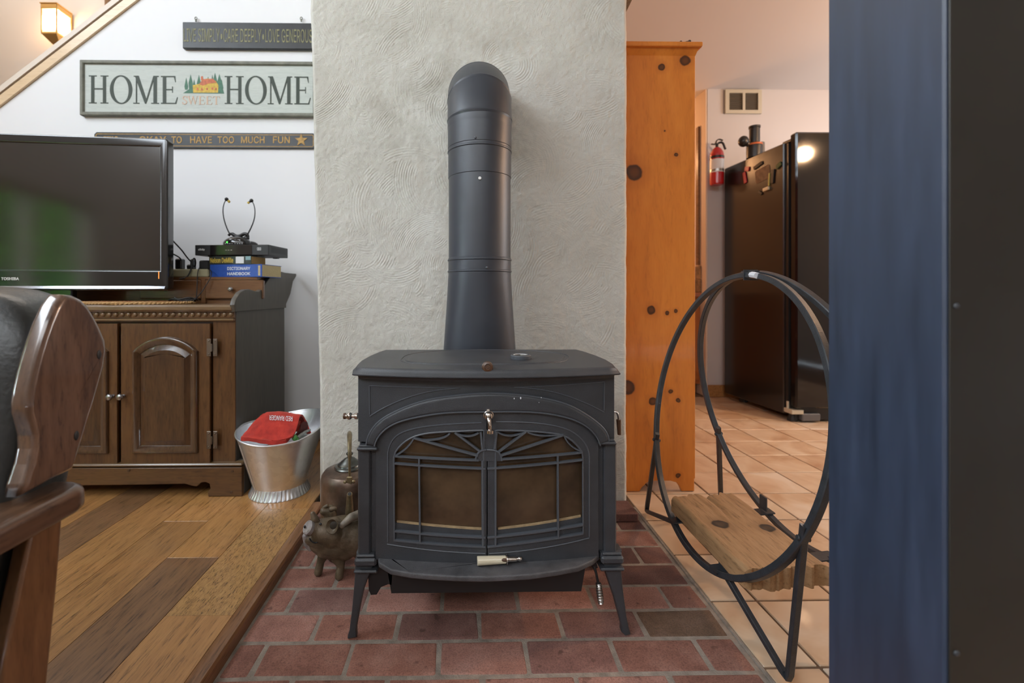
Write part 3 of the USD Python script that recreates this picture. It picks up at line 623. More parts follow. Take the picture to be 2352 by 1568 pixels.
th.part('coil_grip', cat([aim(lathe([(.0, 0)] + [(.0062 + .0014 * math.sin(t * 2.2) + .0012 * math.sin(t / 24 * PI), t * .0022) for t in range(0, 24)] + [(0, .053)], 14), hh + np.array([.006, -.012, -.029]), hh + np.array([.0125, -.013, -.085]))]), 'chrome_dull', label='dull chrome grip')

# dial thermometer and the loose handle
tc = FL(1196, 824, .686)
td = thing('stove_thermometer', 'small round dial thermometer lying on black stove top', 'thermometer', tc)
td.part('case', lathe([(0, 0), (.0275, 0), (.0285, .002), (.0285, .010), (.027, .0118), (.024, .0118), (.0235, .0102), (0, .0102)], 40, tc), 'cast_iron_lit')
td.part('dial', lathe([(0, .0103), (.0232, .0103), (.0232, .0108), (0, .0108)], 40, tc), 'black_plastic')
td.part('dial_band', cat([tube([tc + np.array([.019 * math.cos(a), .019 * math.sin(a), .0112]) for a in np.linspace(.3, 2.9, 24)], .0022, 6, flat=.3), bx(tc[0] - .001, tc[0] + .014, tc[1] - .001, tc[1] + .001, tc[2] + .0109, tc[2] + .0118)]), 'white_plastic')
ha, hb_ = FL(1096, 1292, .212), FL(1196, 1287, .212); ha[2] = hb_[2] = .205 + .0115
ax = (hb_ - ha) / np.linalg.norm(hb_ - ha); LH = np.linalg.norm(hb_ - ha)
lh = thing('removable_handle', 'cream ceramic door handle with steel ferrule lying on stove ash lip', 'handle', (ha[0], ha[1], .205))
lh.part('grip', cyl(ha, ha + ax * LH * .66, .0108, 24, .0092), 'cream_ceramic')
lh.part('slot', ell(ha + ax * LH * .62 + np.array([0, -.0072, .003]), (.009, .0035, .004)), 'brown_wood_knob')
lh.part('ferrule', cat([cyl(ha + ax * LH * .66, ha + ax * LH * .69, .0122, 24), cyl(ha + ax * LH * .69, ha + ax * LH * .9, .0068, 18, .006), cyl(ha + ax * LH * .9, ha + ax * LH, .0045, 14), ell(ha + ax * LH * .98, (.006, .006, .006))]), 'nickel', label='steel ferrule')

# stove pipe: flared oval base, collar, straight pipe, elbow into the chimney
YP = 1.61
px0 = (A(1030, 400, YP)[0] + A(1173, 400, YP)[0]) / 2; RP = (A(1173, 400, YP)[0] - A(1030, 400, YP)[0]) / 2
pc = (px0, YP, 0)
sp = thing('stove_pipe', 'black sheet metal stove pipe rising from stove and elbowing into chimney', 'stove pipe', (px0, YP, .66))
def zof(y): return A(1100, y, YP)[2]
rb = RP * 1.22
sy0 = .62
def flare():
    k = 20; n = 48; v = []; f = []
    for i in range(k):
        t = i / (k - 1); z = .60 + (zof(628) - .60) * t; e = 1 - t ** .8; rx = RP + (rb - RP) * e; ry = RP * (1 - .22 * e)
        v += [(px0 + rx * math.cos(a), YP + ry * math.sin(a), z) for a in np.arange(n) * 2 * PI / n]
    for i in range(k - 1):
        for q in range(n):
            w = (q + 1) % n; f += [(i * n + q, i * n + w, (i + 1) * n + w), (i * n + q, (i + 1) * n + w, (i + 1) * n + q)]
    return tri(v, f)
sp.part('flared_base', flare(), 'pipe_black')
def bead(z, r): return [(r, z - .004), (r + .0022, z - .002), (r + .0026, z), (r + .0022, z + .002), (r, z + .004)]
col = sp.part('collar', lathe([(RP + .0005, zof(630))] + bead(zof(624), RP + .0005) + bead(zof(598), RP + .0005) + [(RP + .0005, zof(594)), (RP - .001, zof(593))], 48, pc), 'pipe_black')
sp.part('pipe_section', lathe([(RP - .001, zof(594)), (RP - .001, zof(412)), (RP + .0008, zof(411)), (RP + .0008, zof(360))] + bead(zof(352), RP + .0008) + [(RP + .0008, zof(345)), (RP + .002, zof(344)), (RP + .002, zof(300)), (RP + .003, zof(298)), (RP + .003, zof(284))], 48, pc), 'pipe_black')
for x, y in ((1118, 614), (1092, 316)):
    q = A(x, y, YP - RP - .001); sp.part('screw', ell(q, (.004, .003, .004), 2), 'cast_iron_lit')
q = A(1102, 409, YP - RP - .0005); sp.part('white_rivet', cyl(q + np.array([0, .002, 0]), q + np.array([0, -.0025, 0]), .0052, 14), 'white_plastic', label='white rivet')
# gored elbow: three mitred rings turning 90 degrees towards the wall
z0 = zof(284) ; n = 48; an = np.arange(n) * 2 * PI / n
def ring_at(c, tilt, r):
    u = np.array([1, 0, 0]); w = np.array([0, math.cos(tilt), -math.sin(tilt)])
    return np.array([np.array(c) + r * (math.cos(a) * u + math.sin(a) * w) for a in an])
Rb = .150
ang = [0, .10, .55, .60, 1.08, 1.13, PI / 2]
for gi, (a0, a1) in enumerate(((0, .56), (.54, 1.10), (1.08, PI / 2))):
    rs = []; rr = RP + .003 - .0006 * gi
    for a, r in ((a0, rr), (a0 + .03, rr + .0024), (a0 + .06, rr), (a0 + (a1 - a0) * .5, rr), (a1, rr)):
        c = (px0, YP + Rb - Rb * math.cos(a), z0 + Rb * math.sin(a)); rs.append(ring_at(c, a, r))
    v = np.vstack(rs); f = []
    for i in range(len(rs) - 1):
        for q in range(n):
            w = (q + 1) % n; f += [(i * n + q, i * n + w, (i + 1) * n + w), (i * n + q, (i + 1) * n + w, (i + 1) * n + q)]
    sp.part('elbow_gore', tri(v, f), 'pipe_black')
zc_ = z0 + Rb
sp.part('wall_pipe', aim(lathe([(RP + .001, -.002), (RP + .001, .078)], 48), (px0, YP + Rb - .002, zc_), (px0, 3, zc_)), 'pipe_black')

# ---------------------------------------------------------------- steel post in the foreground
mat('post_paint', {'g': ('geometry', {}), 'm': ('mapping', {'scale': (30, 30, 3.0)}), 'v': ('noise_texture', {'scale': 1.0, 'detail': 5.0, 'roughness': .6}),
    'r': ('rgb_ramp', {'ramp': [(.3, (.019, .028, .050)), (.55, (.027, .041, .075)), (.8, (.040, .058, .103))]}), 'rr': ('map_range', {'from_min': .3, 'from_max': .75, 'to_min': .36, 'to_max': .5}),
    'b': ('noise_texture', {'scale': 500.0}), 'bb': ('bump', {'strength': .1, 'distance': .001}), 'p': ('principled_bsdf', {'specular_ior_level': .7})},
    [('g.position', 'm.vector'), ('m.vector', 'v.vector'), ('v.fac', 'r.fac'), ('r.color', 'p.base_color'), ('v.fac', 'rr.value'), ('rr.result', 'p.roughness'), ('g.position', 'b.vector'), ('b.fac', 'bb.height'), ('bb.normal', 'p.normal')])
plain('post_front_shaded', (.020, .019, .016), .42, var=.2, vscale=5)  # same cladding as the sides, shade of the front painted in as dark brown
po = thing('metal_post', 'tall dark blue metal clad post standing on the tile floor at right', 'post', (.68, .61, 0))
po.part('side_panel', bx(.5622, .80, .5235, .694, .001, 3.99, .0025), 'post_paint', label='dark blue side sheet')
po.part('front_panel', bx(.5665, .797, .5215, .524, .001, 3.99, .0008), 'post_front_shaded', label='front sheet coloured blackish brown to stand for shade')
for zz in range(-2, 7):
    z = A(2195, 703, .52)[2] + .4045 * zz
    if .05 < z < 3.9: q = np.array([A(2197, 703, .5215)[0], .5215, z]); po.part('screw', ell(q, (.0038, .0022, .0038), 2), 'cast_iron')

# ---------------------------------------------------------------- hoop firewood rack and its board
plain('rack_iron', (.026, .030, .036), .42, bump=.25, bscale=260, var=.3, vscale=40, spec=.6)
def hoop(C, R, th, ph):
    n = np.array([math.cos(th) * math.cos(ph), math.sin(th) * math.cos(ph), math.sin(ph)]); ey = np.array([-math.sin(th), math.cos(th), 0]); up = np.cross(n, ey)
    return n, lambda t: np.array(C) + R * (math.cos(t) * ey + math.sin(t) * up)
n1, h1 = hoop((.7248, 1.2782, .5261), .4, -.0202, -.1911); kk = .967
n2, h2 = hoop((.9154 * kk, 1.3291 * kk, .87 - .3377 * kk), .4 * kk, -.0053, .1721)
rack = thing('firewood_rack', 'black iron double hoop firewood rack on the tile floor beside hearth', 'firewood rack', (.81, 1.28, 0))
tt = np.linspace(0, 2 * PI, 120, endpoint=False)
W = .0165
def legbar(P, u): return bar(spline(P, 40) if len(P) > 3 else np.array(P), .0135, u, .0135)
for n_, h_, sgn in ((n1, h1, -1), (n2, h2, 1)):
    hp = rack.part('hoop', bar(np.array([h_(t) for t in tt]), W, n_, W * .95, closed=True), 'rack_iron')
    fx = .722 if sgn < 0 else 1.02
    for (ta, tb, fy) in ((3.5423, 4.2936, .999), (5.7866, 5.0416, 1.786)):
        a, b = h_(ta), h_(tb); fo = np.array([fx, fy, .0075]); o = n_ * sgn * -.0
        rr = lambda p, q, t: p + (q - p) * t
        k1, k2 = rr(fo, a, .06), rr(fo, b, .08)
        bend = [rr(k1, fo, .0), rr(rr(k1, fo, .6), rr(fo, k2, .4), .5), k2]
        tip = a + (a - k1) / np.linalg.norm(a - k1) * .03
        P = np.vstack([np.linspace(tip, k1, 14), bend[1:2], np.linspace(k2, b, 14)])
        rack.part('leg', bar(P, .0145, n_ , .0135), 'rack_iron')
        rack.part('bolt', cyl(a - n_ * .013, a + n_ * .013, .0055, 8), 'rack_iron')
for t1, t2 in ((4.40, 4.40), (5.03, 5.03)):
    a, b = h1(t1), h2(t2); za = max(a[2], b[2]) + .012
    a2, b2 = np.array([a[0] - .012, a[1], a[2] + .008]), np.array([b[0] + .012, b[1], b[2] + .008])
    rack.part('cross_plate', bar(np.array([a2, b2]), .036, (0, 1, 0), .005), 'rack_iron')
    for e, s_ in (((a2, 1),) if t1 < 4.5 else ((a2, 1), (b2, -1))):
        q = e + np.array([s_ * .026, 0, .004]); rack.part('plate_tab', bx(q[0] - .002, q[0] + .003, q[1] - .016, q[1] + .016, q[2], q[2] + .042, .001), 'rack_iron')
t0 = np.linspace(PI / 2 + .02, PI / 2 + .30, 12)
rack.part('top_clamp', cat([tube(np.array([(h1(t) + h2(t)) / 2 + np.array([0, 0, .001]) for t in np.linspace(PI / 2 - .06, PI / 2 + .1, 8)]), .012, 6), bx(.79, .83, 1.27, 1.274, .905, .935)]), 'rack_iron')
q = np.array([h1(t) + n1 * -.0 + np.array([-.009, 0, .0025]) for t in np.linspace(PI / 2 + .10, PI / 2 + .165, 6)])
rack.part('white_tape', tube(q, .0095, 8, flat=.9), 'white_chip', label='white tape near the top of the hoop')
wood('board_wood', (.20, .105, .044), (.32, .18, .080), (.42, .255, .130), axis='y', rough=.75, stretch=8.0, fine=2.0, pores=.35, bump=.5, ring=.5,
     knots=[tuple(FL(1655, 1202, .229)) + (.019,), tuple(FL(1762, 1211, .229)) + (.017,)])
# rough board: worn rounded edges, a split at the far end, ragged near end
def rough_board():
    zt = .228; c = [FL(1543, 1141, zt), FL(1690, 1132, zt), FL(1905, 1297, zt), FL(1708, 1308, zt)]
    NX, NY = 40, 90; top = np.zeros((NY, NX, 3)); r3 = np.random.default_rng(4)
    for j in range(NY):
        t = j / (NY - 1)
        for i in range(NX):
            s = i / (NX - 1)
            p = (c[0] * (1 - s) + c[1] * s) * (1 - t) + (c[3] * (1 - s) + c[2] * s) * t; top[j, i] = p
    uu, vv = np.meshgrid(np.linspace(0, 1, NX), np.linspace(0, 1, NY))
    nz = meshkit.fbm(np.stack([top[..., 0] * 90, top[..., 1] * 14, 0 * uu], -1), 3, 4) - .5
    e = np.minimum(uu, 1 - uu); top[..., 2] += .004 * nz - .010 * np.clip(1 - e / .06, 0, 1) ** 2
    rag = meshkit.fbm(np.stack([uu * 14, 0 * uu, 0 * uu], -1), 4, 8) - .5
    top[..., 1] += -.022 * rag * np.clip((vv - .9) / .1, 0, 1) + .03 * (rag + .1) * np.clip((.1 - vv) / .1, 0, 1)
    side = .010 * (meshkit.fbm(np.stack([vv * 6, 0 * uu, 0 * uu], -1), 3, 6) - .5); top[..., 0] += side * (np.where(uu < .5, 1, .6)) * np.clip(1 - e / .2, 0, 1)
    split = np.exp(-((uu - .50 - .03 * np.sin(vv * 9)) / .018) ** 2) * np.clip(1 - vv / .75, 0, 1); top[..., 2] -= .012 * split * np.clip(1.4 - vv * 2, .15, 1)
    notch = np.exp(-((uu - .52) / .05) ** 2) * np.clip(1 - vv / .05, 0, 1); top[..., 1] -= .018 * notch; 
    bot = top.copy(); bot[..., 2] = zt - .050 + .003 * nz + .006 * np.clip(1 - e / .08, 0, 1)
    nn = NX * NY; idx = np.arange(nn).reshape(NY, NX)
    def quads(I, rev=False):
        a, b, cc, d = I[:-1, :-1].ravel(), I[:-1, 1:].ravel(), I[1:, 1:].ravel(), I[1:, :-1].ravel(); f = np.vstack([np.c_[a, b, cc], np.c_[a, cc, d]]); return f[:, ::-1] if rev else f
    f = [quads(idx, True), quads(idx + nn)]
    loop = np.r_[idx[0, :], idx[1:, -1], idx[-1, -2::-1], idx[-2:0:-1, 0]]; l2 = np.roll(loop, -1)
    f += [np.c_[loop, l2, l2 + nn], np.c_[loop, l2 + nn, loop + nn]]
    m = trimesh.Trimesh(np.vstack([top.reshape(-1, 3), bot.reshape(-1, 3)]), np.vstack(f), process=False); m.fix_normals(); return m
solo('board', rough_board(), 'board_wood', 'rough weathered board with two knots resting inside the iron firewood rack', 'board', smooth=40)

# ---------------------------------------------------------------- pine bookcase end
YBk = 1.975
def kn(x, y, r): p = A(x, y, YBk); return (p[0], p[1], p[2], r * .66)
wood('pine', (.42, .115, .012), (.58, .18, .020), (.68, .24, .034), axis='z', rough=.38, coat=.25, stretch=5.0, fine=1.3, pores=.08, bump=.06, ring=.6,
     knots=[kn(1519, 154, .020), kn(1574, 139, .030), kn(1457, 396, .046), kn(1553, 355, .011), kn(1496, 712, .024), kn(1533, 719, .012), kn(1552, 714, .011), kn(1442, 890, .04), kn(1541, 899, .012), kn(1500, 921, .022), kn(1558, 919, .013), kn(1558, 1092, .014), kn(1527, 300, .006)])
bc = thing('bookcase', 'tall knotty orange pine bookcase seen from its end beside the chimney', 'bookcase', (.855, 2.35, 0))
bx0, bx1 = .690, A(1597, 600, YBk)[0]; bt = A(1520, 112, YBk)[2]
foot = [XZ(x, y, YBk) for x, y in [(1469, 1131), (1474, 1120), (1486, 1108), (1500, 1104), (1540, 1104), (1555, 1108), (1562, 1118), (1566, 1126)]]
foot = [(p[0], p[1]) for p in foot]; foot[0] = (foot[0][0], .002); foot[-1] = (foot[-1][0], .002)
side = Polygon([(bx0, .002)] + foot + [(bx1 - .004, .002), (bx1 - .004, .055), (bx1, .058), (bx1, bt), (bx0, bt)])
bc.part('end_panel', toXZ(bevel_plate(side, .02, .002, 1), YBk), 'pine')
bc.part('end_panel', bx(bx0, bx1, 2.75, 2.77, .002, bt), 'pine')
bc.part('back_panel', bx(bx0, bx0 + .01, YBk + .02, 2.75, .08, bt), 'pine')
for z in (.09, .45, .82, 1.2, 1.58): bc.part('shelf', bx(bx0 + .01, bx1 - .01, YBk + .02, 2.75, z, z + .02), 'pine')
tx = A(1615, 97, YBk - .03)[0]
bc.part('top_board', bx(bx0 - .01, tx, YBk - .03, 2.80, A(1500, 105, YBk - .03)[2], A(1500, 94, YBk - .03)[2], .003), 'pine')
bc.part('cornice', hull([(bx0, YBk, bt - .03), (bx1 + .0, YBk, bt - .03), (bx0, YBk - .022, bt + .008), (tx - .008, YBk - .022, bt + .008), (bx0, 2.77, bt - .03), (bx1, 2.77, bt - .03), (bx0, 2.79, bt + .008), (tx - .008, 2.79, bt + .008)]), 'pine')
zt_ = A(1500, 94, YBk - .03)[2]
plain('dark_metal', (.025, .025, .027), .45, bump=.3, bscale=200)
for i, (x, r, lab) in enumerate(((1531, .010, 'tiny black ornament on the pine bookcase top, leftmost of three'), (1559, .013, 'tiny black ornament on the pine bookcase top, middle one'), (1578, .015, 'tiny black and white ornament on the pine bookcase top, rightmost of three'))):
    p = A(x, 90, YBk + .01); o = thing('ornament', lab, 'ornament', (p[0], p[1], zt_), 'ornaments on the bookcase')
    o.part('body', cat([ell((p[0], p[1], zt_ + r * .7), (r * 1.1, r, r * .7), 2), ell((p[0] + r * .7, p[1], zt_ + r * 1.3), (r * .5, r * .5, r * .55), 2)]), 'dark_metal')
    o.part('tail', tube([(p[0] - r * .6, p[1], zt_ + r * .6), (p[0] - r * 1.2, p[1], zt_ + r * 1.1), (p[0] - r * 1.5, p[1], zt_ + r * 1.5)], r * .16, 6), 'white_chip' if i == 2 else 'dark_metal')
solo('trim_2', plateXZ([XZ(x, y, 1.86) for x, y in [(1434, -30), (1466, -30), (1441, 22), (1434, 24)]], 1.86, 1.95), 'oak_dark', kind='structure')

# ---------------------------------------------------------------- kitchen
YK = 3.77
plain('vent_cream', (.50, .46, .36), .5)
plain('vent_dark', (.09, .07, .045), .7)
v0, v1 = A(1664, 207, YK), A(1747, 262, YK)
vg = thing('wall_vent', 'cream framed return air vent with two dark grilles high on kitchen wall', 'vent', ((v0[0] + v1[0]) / 2, YK, v1[2]))
fo = sbox(v0[0], v1[2], v1[0], v0[2]); w3 = (v1[0] - v0[0]); holes = [sbox(v0[0] + w3 * a, v1[2] + .028, v0[0] + w3 * b, v0[2] - .028) for a, b in ((.105, .475), (.545, .90))]
vg.part('frame', plateXZ(fo.difference(unary_union(holes)), YK - .016, YK + .002), 'vent_cream')
for hq in holes:
    a, b, c, d_ = hq.bounds; g = vg.part('grille', bx(a - .003, c + .003, YK - .003, YK + .001, b - .003, d_ + .003), 'vent_dark')
    for k in range(9):
        z = b + (d_ - b) * (k + .5) / 9; g.part('slat', hull([(a, YK - .012, z - .004), (a, YK - .004, z + .005), (c, YK - .012, z - .004), (c, YK - .004, z + .005), (a, YK - .013, z - .002), (c, YK - .013, z - .002)]), 'vent_dark')
plain('extinguisher_red', (.50, .012, .014), .25, coat=.5)
e0, e1 = A(1632, 425, 3.69), A(1661, 322, 3.69); ex = (e0[0] + e1[0]) / 2; er = (e1[0] - e0[0]) / 2; ez = e0[2]; eh = e1[2] - e0[2]
eg = thing('fire_extinguisher', 'red fire extinguisher with white label hanging on the kitchen wall', 'fire extinguisher', (ex, 3.69, ez))
eg.part('cylinder', lathe([(0, 0), (er * .9, 0), (er, .012), (er, eh * .66), (er * .93, eh * .72), (er * .62, eh * .80), (er * .3, eh * .84), (0, eh * .84)], 32, (ex, 3.69, ez)), 'extinguisher_red')
eg.part('label', lathe([(er + .0006, eh * .27), (er + .0006, eh * .56)], 32, (ex, 3.69, ez)), 'white_plastic', label='white paper label')
eg.part('label_band', lathe([(er + .001, eh * .29), (er + .001, eh * .34)], 32, (ex, 3.69, ez)), 'chrome_dull')
eg.part('strap', lathe([(er + .001, eh * .585), (er + .002, eh * .59), (er + .002, eh * .63), (er + .001, eh * .635)], 32, (ex, 3.69, ez)), 'black_plastic')
eg.part('valve', cat([cyl((ex, 3.69, ez + eh * .83), (ex, 3.69, ez + eh * .93), er * .22, 12)]), 'black_plastic')
eg.part('handle', cat([bar(spline([(ex - er * 1.0, 3.68, ez + eh * .905), (ex - er * .3, 3.68, ez + eh * .9), (ex + er * .3, 3.68, ez + eh * .92)], 8), .018, (0, 1, 0), .008), bar(spline([(ex - er * .3, 3.68, ez + eh * .92), (ex, 3.68, ez + eh * 1.0), (ex + er * .8, 3.68, ez + eh * .985)], 10), .018, (0, 1, 0), .008)]), 'black_plastic')
eg.part('hose', tube(spline([(ex + er * .2, 3.69, ez + eh * .93), (ex + er * .8, 3.68, ez + eh * .93), (ex + er * 1.05, 3.68, ez + eh * .86), (ex + er * 1.3, 3.68, ez + eh * .79)], 16), .009, 8), 'black_plastic')
# refrigerator
mat('fridge_black', {'g': ('geometry', {}), 'b': ('noise_texture', {'scale': 420.0, 'detail': 2.0}), 'bb': ('bump', {'strength': .25, 'distance': .0012}), 'p': ('principled_bsdf', {'base_color': (.012, .010, .009), 'roughness': .24, 'coat_weight': .4, 'coat_roughness': .12})},
    [('g.position', 'b.vector'), ('b.fac', 'bb.height'), ('bb.normal', 'p.normal')])
plain('fridge_door', (.006, .006, .007), .07, spec=.45)
plain('fridge_foot', (.10, .10, .105), .5)
fr = thing('refrigerator', 'tall glossy black refrigerator against the white kitchen wall', 'refrigerator', (2.6, 3.35, 0))
fx0, fx1, fy0, fy1 = 2.185, 3.08, 3.075, 3.72
ftop = A(1809, 325, fy0)[2]; dtop = A(1860, 304, 3.0)[2]
cabm = bx(fx0, fx1, fy0, fy1, .045, ftop - .01, .006); vv = cabm.vertices.copy(); t = (vv[:, 1] - fy0) / (fy1 - fy0); vv[:, 0] -= .035 * t; cabm = tri(vv, cabm.faces)
fr.part('cabinet', cabm, 'fridge_black', smooth=False)
fr.part('gasket', bx(fx0 + .012, fx1 - .01, 3.045, fy0, .09, ftop - .02), 'black_plastic')
fr.part('door', bx(fx0 + .022, fx1, 2.985, 3.046, .10, dtop, .010), 'fridge_door', label='freezer side door')
fr.part('top_hinge', bx(fx0 + .03, fx0 + .12, 2.995, 3.13, ftop - .01, ftop + .012, .004), 'black_plastic')
fr.part('lower_hinge', cat([bx(fx0 + .004, fx0 + .085, 3.0, 3.08, .058, .088, .003), cyl((fx0 + .012, 3.05, .085), (fx0 + .012, 3.05, .135), .008, 10)]), 'vent_cream', label='pale lower hinge')
fr.part('toe_grille', bx(fx0 + .05, fx1, 3.03, 3.07, .012, .095, .004), 'sheet_black')
fr.part('foot', bx(fx0 + .075, fx0 + .20, 3.0, 3.04, .012, .062, .006), 'fridge_foot', label='grey foot cover'); fr.part('foot', lathe([(0, 0), (.03, 0), (.03, .012), (.02, .05), (0, .05)], 20, (fx0 + .05, 3.06, .0)), 'sheet_black')
for yy in (3.6,): fr.part('foot', lathe([(0, 0), (.03, 0), (.03, .012), (.02, .05), (0, .05)], 20, (fx0 + .05, yy, .0)), 'sheet_black')
for xx in (2.98,): 
    for yy in (3.08, 3.6): fr.part('foot', lathe([(0, 0), (.03, 0), (.03, .012), (.02, .05), (0, .05)], 20, (xx, yy, .0)), 'sheet_black')
# magnets and clips on the refrigerator side
plain('magnet_red', (.42, .02, .04), .4); plain('paper_tan', (.20, .13, .075), .8, var=.3, vscale=30); plain('clip_yellow', (.42, .38, .10), .4); plain('clip_cream', (.7, .62, .42), .4); plain('leaf_green', (.05, .09, .03), .6)
def side_pt(px, py):
    d = ray(px, py); x0_ = fx0; sl_ = -.035 / (fy1 - fy0); Y = (fx0 - sl_ * fy0) / (d[0] - sl_); return np.array([0, 0, H]) + d * Y
def magnet(px, py, w, hgt, m, name, lab, cat_, tilt=0, thick=.008):
    p = side_pt(px, py); c = affinity.rotate(sbox(-w / 2, -hgt / 2, w / 2, hgt / 2).buffer(-min(w, hgt) * .2).buffer(min(w, hgt) * .2), tilt)
    g = toYZ(bevel_plate(c, thick, .0025), 0); v = g.vertices.copy(); v[:, 0] = p[0] - .0005 - v[:, 0] - .0543 * v[:, 1]; v[:, 1] += p[1]; v[:, 2] += p[2]
    solo(name, tri(v, g.faces[:, ::-1]), m, lab, cat_, 'magnets on the refrigerator side')
magnet(1717, 388, .05, .035, 'magnet_red', 'magnet', 'dark red magnet near the top of the refrigerator side', 'magnet', 15)
magnet(1712, 408, .03, .09, 'magnet_red', 'magnet', 'long red hanging magnet on the refrigerator side', 'magnet', -12)
magnet(1742, 380, .09, .025, 'vent_dark', 'magnet', 'dark bar magnet near the top of the refrigerator side', 'magnet', -14)
magnet(1752, 400, .15, .10, 'paper_tan', 'paper_note', 'tan paper held by magnets on the refrigerator side', 'note', -6, .002)
magnet(1776, 405, .028, .10, 'sheet_black', 'magnet', 'black upright clip on the refrigerator side above the cream magnet', 'magnet', 6)
magnet(1768, 412, .012, .09, 'clip_yellow', 'magnet', 'yellow green strip magnet on the refrigerator side', 'magnet', 4)
magnet(1762, 434, .055, .024, 'clip_cream', 'magnet', 'cream oval magnet lowest on the refrigerator side', 'magnet', -4, .014)
magnet(1748, 443, .04, .02, 'sheet_black', 'magnet', 'small black magnet below the tan paper on the refrigerator', 'magnet', 35)
magnet(1790, 380, .05, .03, 'leaf_green', 'magnet', 'dark green leaf shaped magnet right of the black clip', 'magnet', -30)
# canister on top of the refrigerator
plain('orange_ring', (.55, .14, .04), .4)
c0 = A(1733, 350, 3.42); c0[2] = ftop - .0095; ch = A(1733, 290, 3.42)[2] - c0[2]
cn = thing('pepper_mill', 'black upright mill with orange ring standing on top of the refrigerator', 'pepper mill', c0)
cn.part('body', lathe([(0, 0), (.055, 0), (.055, ch * .35), (.050, ch * .42), (.036, ch * .48), (.036, ch * .93), (.040, ch * .94), (.040, ch), (0, ch)], 28, c0), 'black_plastic')
cn.part('orange_band', lathe([(.053, ch * .385), (.054, ch * .39), (.052, ch * .44), (.048, ch * .445)], 28, c0), 'orange_ring')
cn.part('side_spout', cat([ell(c0 + np.array([-.085, .0, ch * .52]), (.036, .036, .042)), cyl(c0 + np.array([-.07, 0, ch * .48]), c0 + np.array([-.02, 0, ch * .36]), .02, 12)]), 'black_plastic')
cn.part('back_plate', bx(c0[0] + .035, c0[0] + .07, c0[1] - .02, c0[1] + .03, c0[2], c0[2] + ch * .5, .006), 'fridge_foot')
# base cabinet in the hall, backsplash, baseboard
plain('kitchen_wood', (.40, .13, .03), .4, coat=.3)
plain('counter_pink', (.42, .17, .10), .35)
kcx1 = XK - .012
kc = thing('base_cabinet', 'orange wood base cabinet with red counter glimpsed past the pine bookcase', 'cabinet', (1.7, 4.1, 0))
zc1 = A(1610, 672, 3.86)[2]
kc.part('body', bx(1.4, kcx1 - .002, 3.87, 4.45, .09, zc1 - .035), 'kitchen_wood', smooth=False); kc.part('toe_board', bx(1.4, kcx1 - .002, 3.93, 4.45, .001, .09), 'oak_dark', smooth=False)
kc.part('door', bx(1.72, kcx1 - .02, 3.852, 3.87, .12, zc1 - .06, .004), 'kitchen_wood'); kc.part('counter', bx(1.4, kcx1 - .002, 3.84, 4.45, zc1 - .035, zc1, .006), 'counter_pink')
masonry('splash_tile', (.10, .08, .05), (.22, .15, .09), (.40, .28, .18), rough=.4, scale=22, rndval=.3)
bs = thing('backsplash', 'mottled brown tile backsplash above the red counter', 'backsplash', (kcx1 - .01, 4.1, zc1))
for i in range(6):
    for j in range(2): bs.part('tile', bx(kcx1 - .009, kcx1 - .001, 3.845 + i * .1, 3.94 + i * .1, zc1 + .004 + j * .115, zc1 + .114 + j * .115, .002), 'splash_tile')
solo('trim_3', bx(kcx1 - .018, kcx1 - .001, 3.868, 3.91, zc1 + .24, A(1602, 293, 3.9)[2], .003), 'oak_dark', kind='structure')
solo('baseboard_kitchen', bx(XK + .001, 4.19, 3.758, 3.775, .001, A(1640, 884, 3.76)[2], .003), 'oak_mid', kind='structure')
solo('baseboard_back', bx(-3.28, -.62, 2.588, 2.6, .031, .12, .003), 'oak_trim', kind='structure')
# the ceiling lamp of the kitchen (its bulb lights the room)
emit('lamp_glow', (1.0, .66, .40), 14.0)
lamp = thing('ceiling_lamp', 'round glowing ceiling lamp of the kitchen', 'lamp', (3.19, 1.75, ZC))
lamp.part('canopy', lathe([(0, -.03), (.10, -.03), (.12, 0), (0, 0)], 32, (3.19, 1.75, ZC - .001)), 'nickel')
lamp.part('rod', cyl((3.19, 1.75, ZC - .028), (3.19, 1.75, 2.27), .008, 12), 'nickel'); lamp.part('holder', lathe([(.0, 2.30), (.05, 2.29), (.06, 2.262), (0, 2.262)], 24, (3.19, 1.75, 0)), 'nickel')

